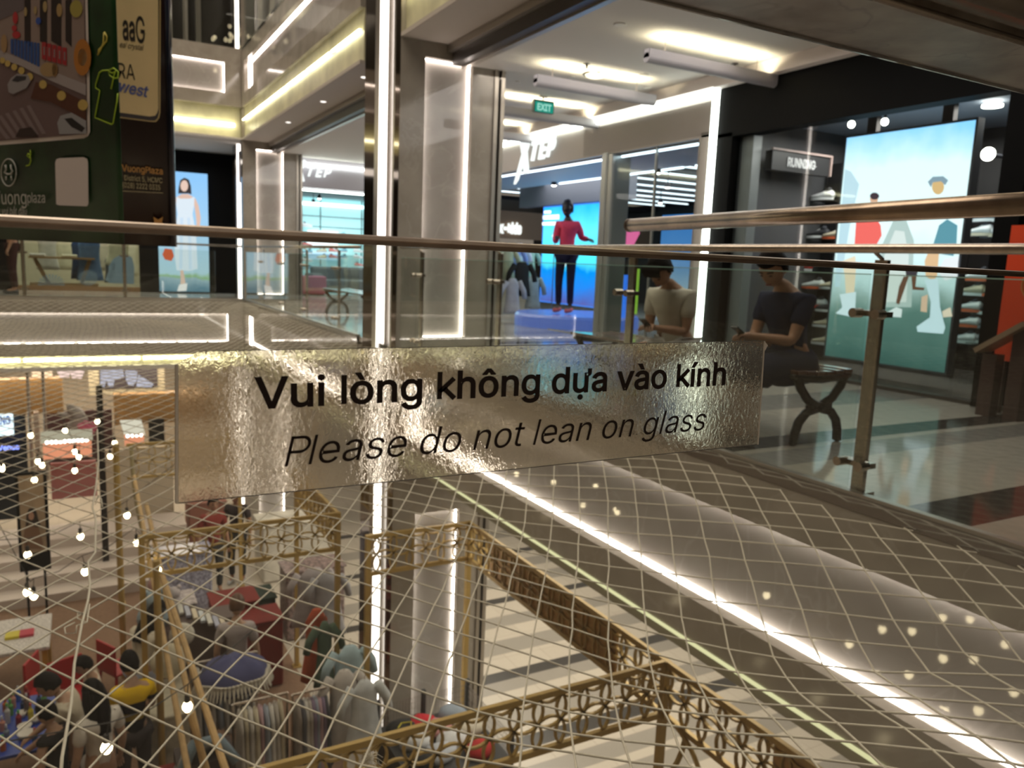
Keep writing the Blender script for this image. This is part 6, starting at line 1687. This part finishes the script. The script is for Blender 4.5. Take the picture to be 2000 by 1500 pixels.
board('header_board', 222, 772, 420, 820, 18.0, wb, 'brown header board just left of the notice', 'header board', .3)
board('dark_shopfront', -60, 806, 60, 1010, 18.4, mat('navy_front', (.006, .012, .02), .3), 'dark shop front under the left brown board', 'shop front')
board('dark_opening', 90, 806, 222, 900, 19.0, mat('maroon_dark', (.05, .02, .02), .5), 'dark maroon shop opening behind the orange sign', 'shop opening')
board('dark_opening', 290, 820, 322, 868, 17.6, mat('black_open', (.01, .01, .01), .5), 'black shop opening right of the tilted screen', 'shop opening')
t, p, q = board('lit_screen', -40, 812, 27, 850, 17.9, emis('screen_white', (.75, .92, 1), 1.5), 'white lit screen with blue capital letters at the left edge', 'lit screen')
text('lettering', 'KING', emis('screen_blue', (.05, .12, .45), .8), t, at(-14, 830, 'y', 17.88), (1, 0, 0), (0, 0, 1), width=(at(26, 830, 'y', 17.88)-at(-14, 830, 'y', 17.88)).x, height=.16, bold=.03)
t = thing('neon_word', at(0, 876, 'y', 17.9), 'blue glowing word on the dark shop front, left edge', 'neon word')
text('lettering', 'Venue', emis('neon_blue', (.25, .32, 1), 2.2), t, at(-4, 880, 'y', 17.9), (1, 0, 0), (0, 0, 1), width=.36, height=.10, bold=.02)
board('wall_pier', 65, 806, 82, 940, 17.8, mat('pier_pink', (.50, .40, .33), .6), 'pale pinkish pier beside the dark shop front', 'pier', .2)
board('pale_box', 62, 722, 102, 745, 18.1, mat('box_cream', (.60, .52, .42), .6), 'pale cream box on top of the left brown board', 'box', .2)
t, p, q = board('orange_sign', 83, 862, 180, 891, 16.0, emis('orange_sign', (.95, .36, .20), .75), 'orange lit sign with pale lettering and a row of round lamps', 'sign')
text('lettering', 'POP UP', emis('orange_sign_text', (1, .75, .5), .8), t, p+W((.28, -.01, .05)), (1, 0, 0), (0, 0, 1), width=.6, height=.13, bold=.03) if False else None
b = MB(); b.box(p.x-.02, q.x+.02, 15.8, 16.1, q.z, q.z+.16); b.build('canopy', emis('canopy_cream', (.75, .68, .5), .5), t)
for k in range(10):
    x = p.x+.08+k*(q.x-p.x-.16)/9; b = MB(); b.ball((x, 15.78, q.z+.02), .035, 8, 6); b.build('lamp', emis('lamp_white', (1, .92, .85), 4), t)
t, p, q = board('orange_sign', 243, 851, 282, 868, 15.5, emis('orange_sign'  , (.95, .36, .20), .75), 'small orange lit sign under the tilted white screen', 'sign')
for k in range(4):
    x = p.x+.05+k*(q.x-p.x-.1)/3; b = MB(); b.ball((x, 15.45, q.z+.0), .03, 8, 6); b.build('lamp', emis('lamp_white', (1, .92, .85), 4), t)
t = thing('tilted_screen', at(258, 852, 'y', 15.6), 'tilted cream lit board above the small orange sign', 'lit board')
b = MB(); b.poly([at(x, y, 'y', 15.6) for x, y in ((234, 822), (276, 820), (284, 850), (243, 851))], (0, .06, 0)); b.build('board', emis('tilt_cream', (.80, .74, .60), .8), t)
t, p, q = board('framed_picture', 172, 716, 322, 766, 18.6, mat('picture_frame_cream', (.50, .44, .30), .5), 'cream framed lit picture of white animals below the light line', 'picture')
b = MB(); b.box(p.x+.2, q.x-.14, 18.58, 18.6, p.z+.12, q.z-.04); b.build('picture', mat('picture_dark', (.06, .05, .06), .4), t)
for k, pts in enumerate([[(196, 722), (240, 722), (243, 738), (224, 741), (221, 756), (212, 756), (208, 742), (204, 756), (196, 754)], [(244, 724), (268, 724), (268, 742), (260, 754), (252, 754), (246, 742)], [(270, 732), (284, 740), (300, 750), (296, 756), (266, 756)]]):
    b = MB(); b.poly([at(x, y, 'y', 18.57) for x, y in pts], (0, .008, 0)); b.build('painted_animal', emis('animal_white', (.62, .60, .72), .8), t)
t = thing('pink_wave_sign', at(140, 728, 'y', 17.5), 'pale pink glowing wavy sign below the yellow light line', 'sign')
b = MB(); b.tube([at(x, y, 'y', 17.5) for x, y in ((114, 722), (122, 730), (130, 730), (137, 722), (146, 731), (155, 732), (162, 724))], [.04, .09, .09, .05, .09, .09, .03], 10); b.build('tube', emis('pink_glow', (1, .72, .66), 1.0), t, smooth=True)
q = at(170, 836, 'y', 16.5)
b = MB(); b.ball(q, (.17, .05, .14), 18, 10, lambda v: 1+.1*math.cos(7*math.atan2(v.z, v.x))); tag(b.build('pink_ornament', mat('pink_ornament_m', (.50, .12, .20), .7)), 'round pink hanging ornament above the orange sign', 'ornament')
q = at(192, 720, 'y', 15.0); b = MB(); b.box(q.x-.05, q.x+.05, 14.95, 15.05, -F, -1.4); tag(b.build('black_pillar', mat('pillar_black', (.015, .012, .012), .4)), 'slim black pillar standing left of the notice', 'pillar')
for px, lab in ((57, 'left of the two slim grey poles beside the pink pier'), (87, 'right of the two slim grey poles beside the pink pier')):
    q = at(px, 800, 'y', 17.4); b = MB(); b.tube([(q.x, 17.4, -1.4), (q.x, 17.4, -3.6)], .03, 8); tag(b.build('grey_pole', M['trim']), lab, 'pole')
t = thing('statue', at(150, 830, 'y', 17), 'pale grey twisting figure sculpture beside the pink ornament', 'sculpture')
b = MB(); b.tube([at(x, y, 'y', 17) for x, y in ((132, 790), (140, 800), (150, 806), (156, 818), (148, 830), (138, 842), (136, 860))], [.03, .1, .12, .15, .13, .1, .05], 10); b.tube([at(x, y, 'y', 17) for x, y in ((150, 810), (126, 812), (112, 806))], [.06, .06, .02], 8); b.build('body', mat('statue_grey', (.30, .27, .25), .6), t, smooth=True)
# mural, steps, poster stand
board('pink_backdrop', 98, 906, 190, 968, 16.4, mat('mural_pink', (.42, .16, .15), .6, noise=.15, nscale=2), 'dusty pink backdrop wall behind the bulbs', 'backdrop')
board('beige_backdrop', 196, 880, 340, 1000, 16.6, mat('mural_beige', (.52, .44, .33), .6), 'beige backdrop panel right of the black pillar', 'backdrop')
t = thing('stage_steps', (.3, 15.2, GZ), 'white stage steps across the back of the carpet', 'steps')
for k in range(4):
    b = MB(); b.box(-3.5, 1.6, 14.2+k*.42, 16.3, GZ+k*.17, GZ+(k+1)*.17); b.build('step', mat('step_white', (.58, .50, .44), .5), t)
t = thing('poster_stand', (-.75, 12.6, GZ), 'black framed poster stand with a picture of a long haired woman', 'poster stand')
p0, p1 = at(28, 925, 'y', 12.6), at(100, 1110, 'y', 12.6)
b = MB(); b.box(p0.x, p1.x, 12.6, 12.66, p1.z, p0.z); b.build('frame', M['black'], t)
b = MB(); b.box(p0.x+.04, p1.x-.04, 12.59, 12.6, p1.z+.27, p0.z-.04); b.build('poster', mat('poster_tan', (.36, .26, .17), .5, noise=.25, nscale=4), t)
for nm, pts, c in (('printed_hair', [(52, 1005), (56, 994), (64, 992), (71, 998), (74, 1012), (80, 1028), (70, 1030), (50, 1028)], (.03, .02, .015)), ('printed_dress', [(48, 1030), (60, 1020), (74, 1026), (84, 1060), (82, 1072), (48, 1072), (46, 1050)], (.22, .12, .07)), ('printed_face', ell(61, 1008, 5.5, 8), (.45, .25, .17))):
    b = MB(); b.poly([at(x, y, 'y', 12.588 - (.002 if 'face' in nm else 0)) for x, y in pts], (0, .001, 0)); b.build(nm, mat('ps_'+nm, c, .6), t)
for x in (p0.x+.08, p1.x-.08):
    b = MB(); b.box(x-.015, x+.015, 12.6, 12.64, GZ, p1.z); b.build('leg', M['black'], t)
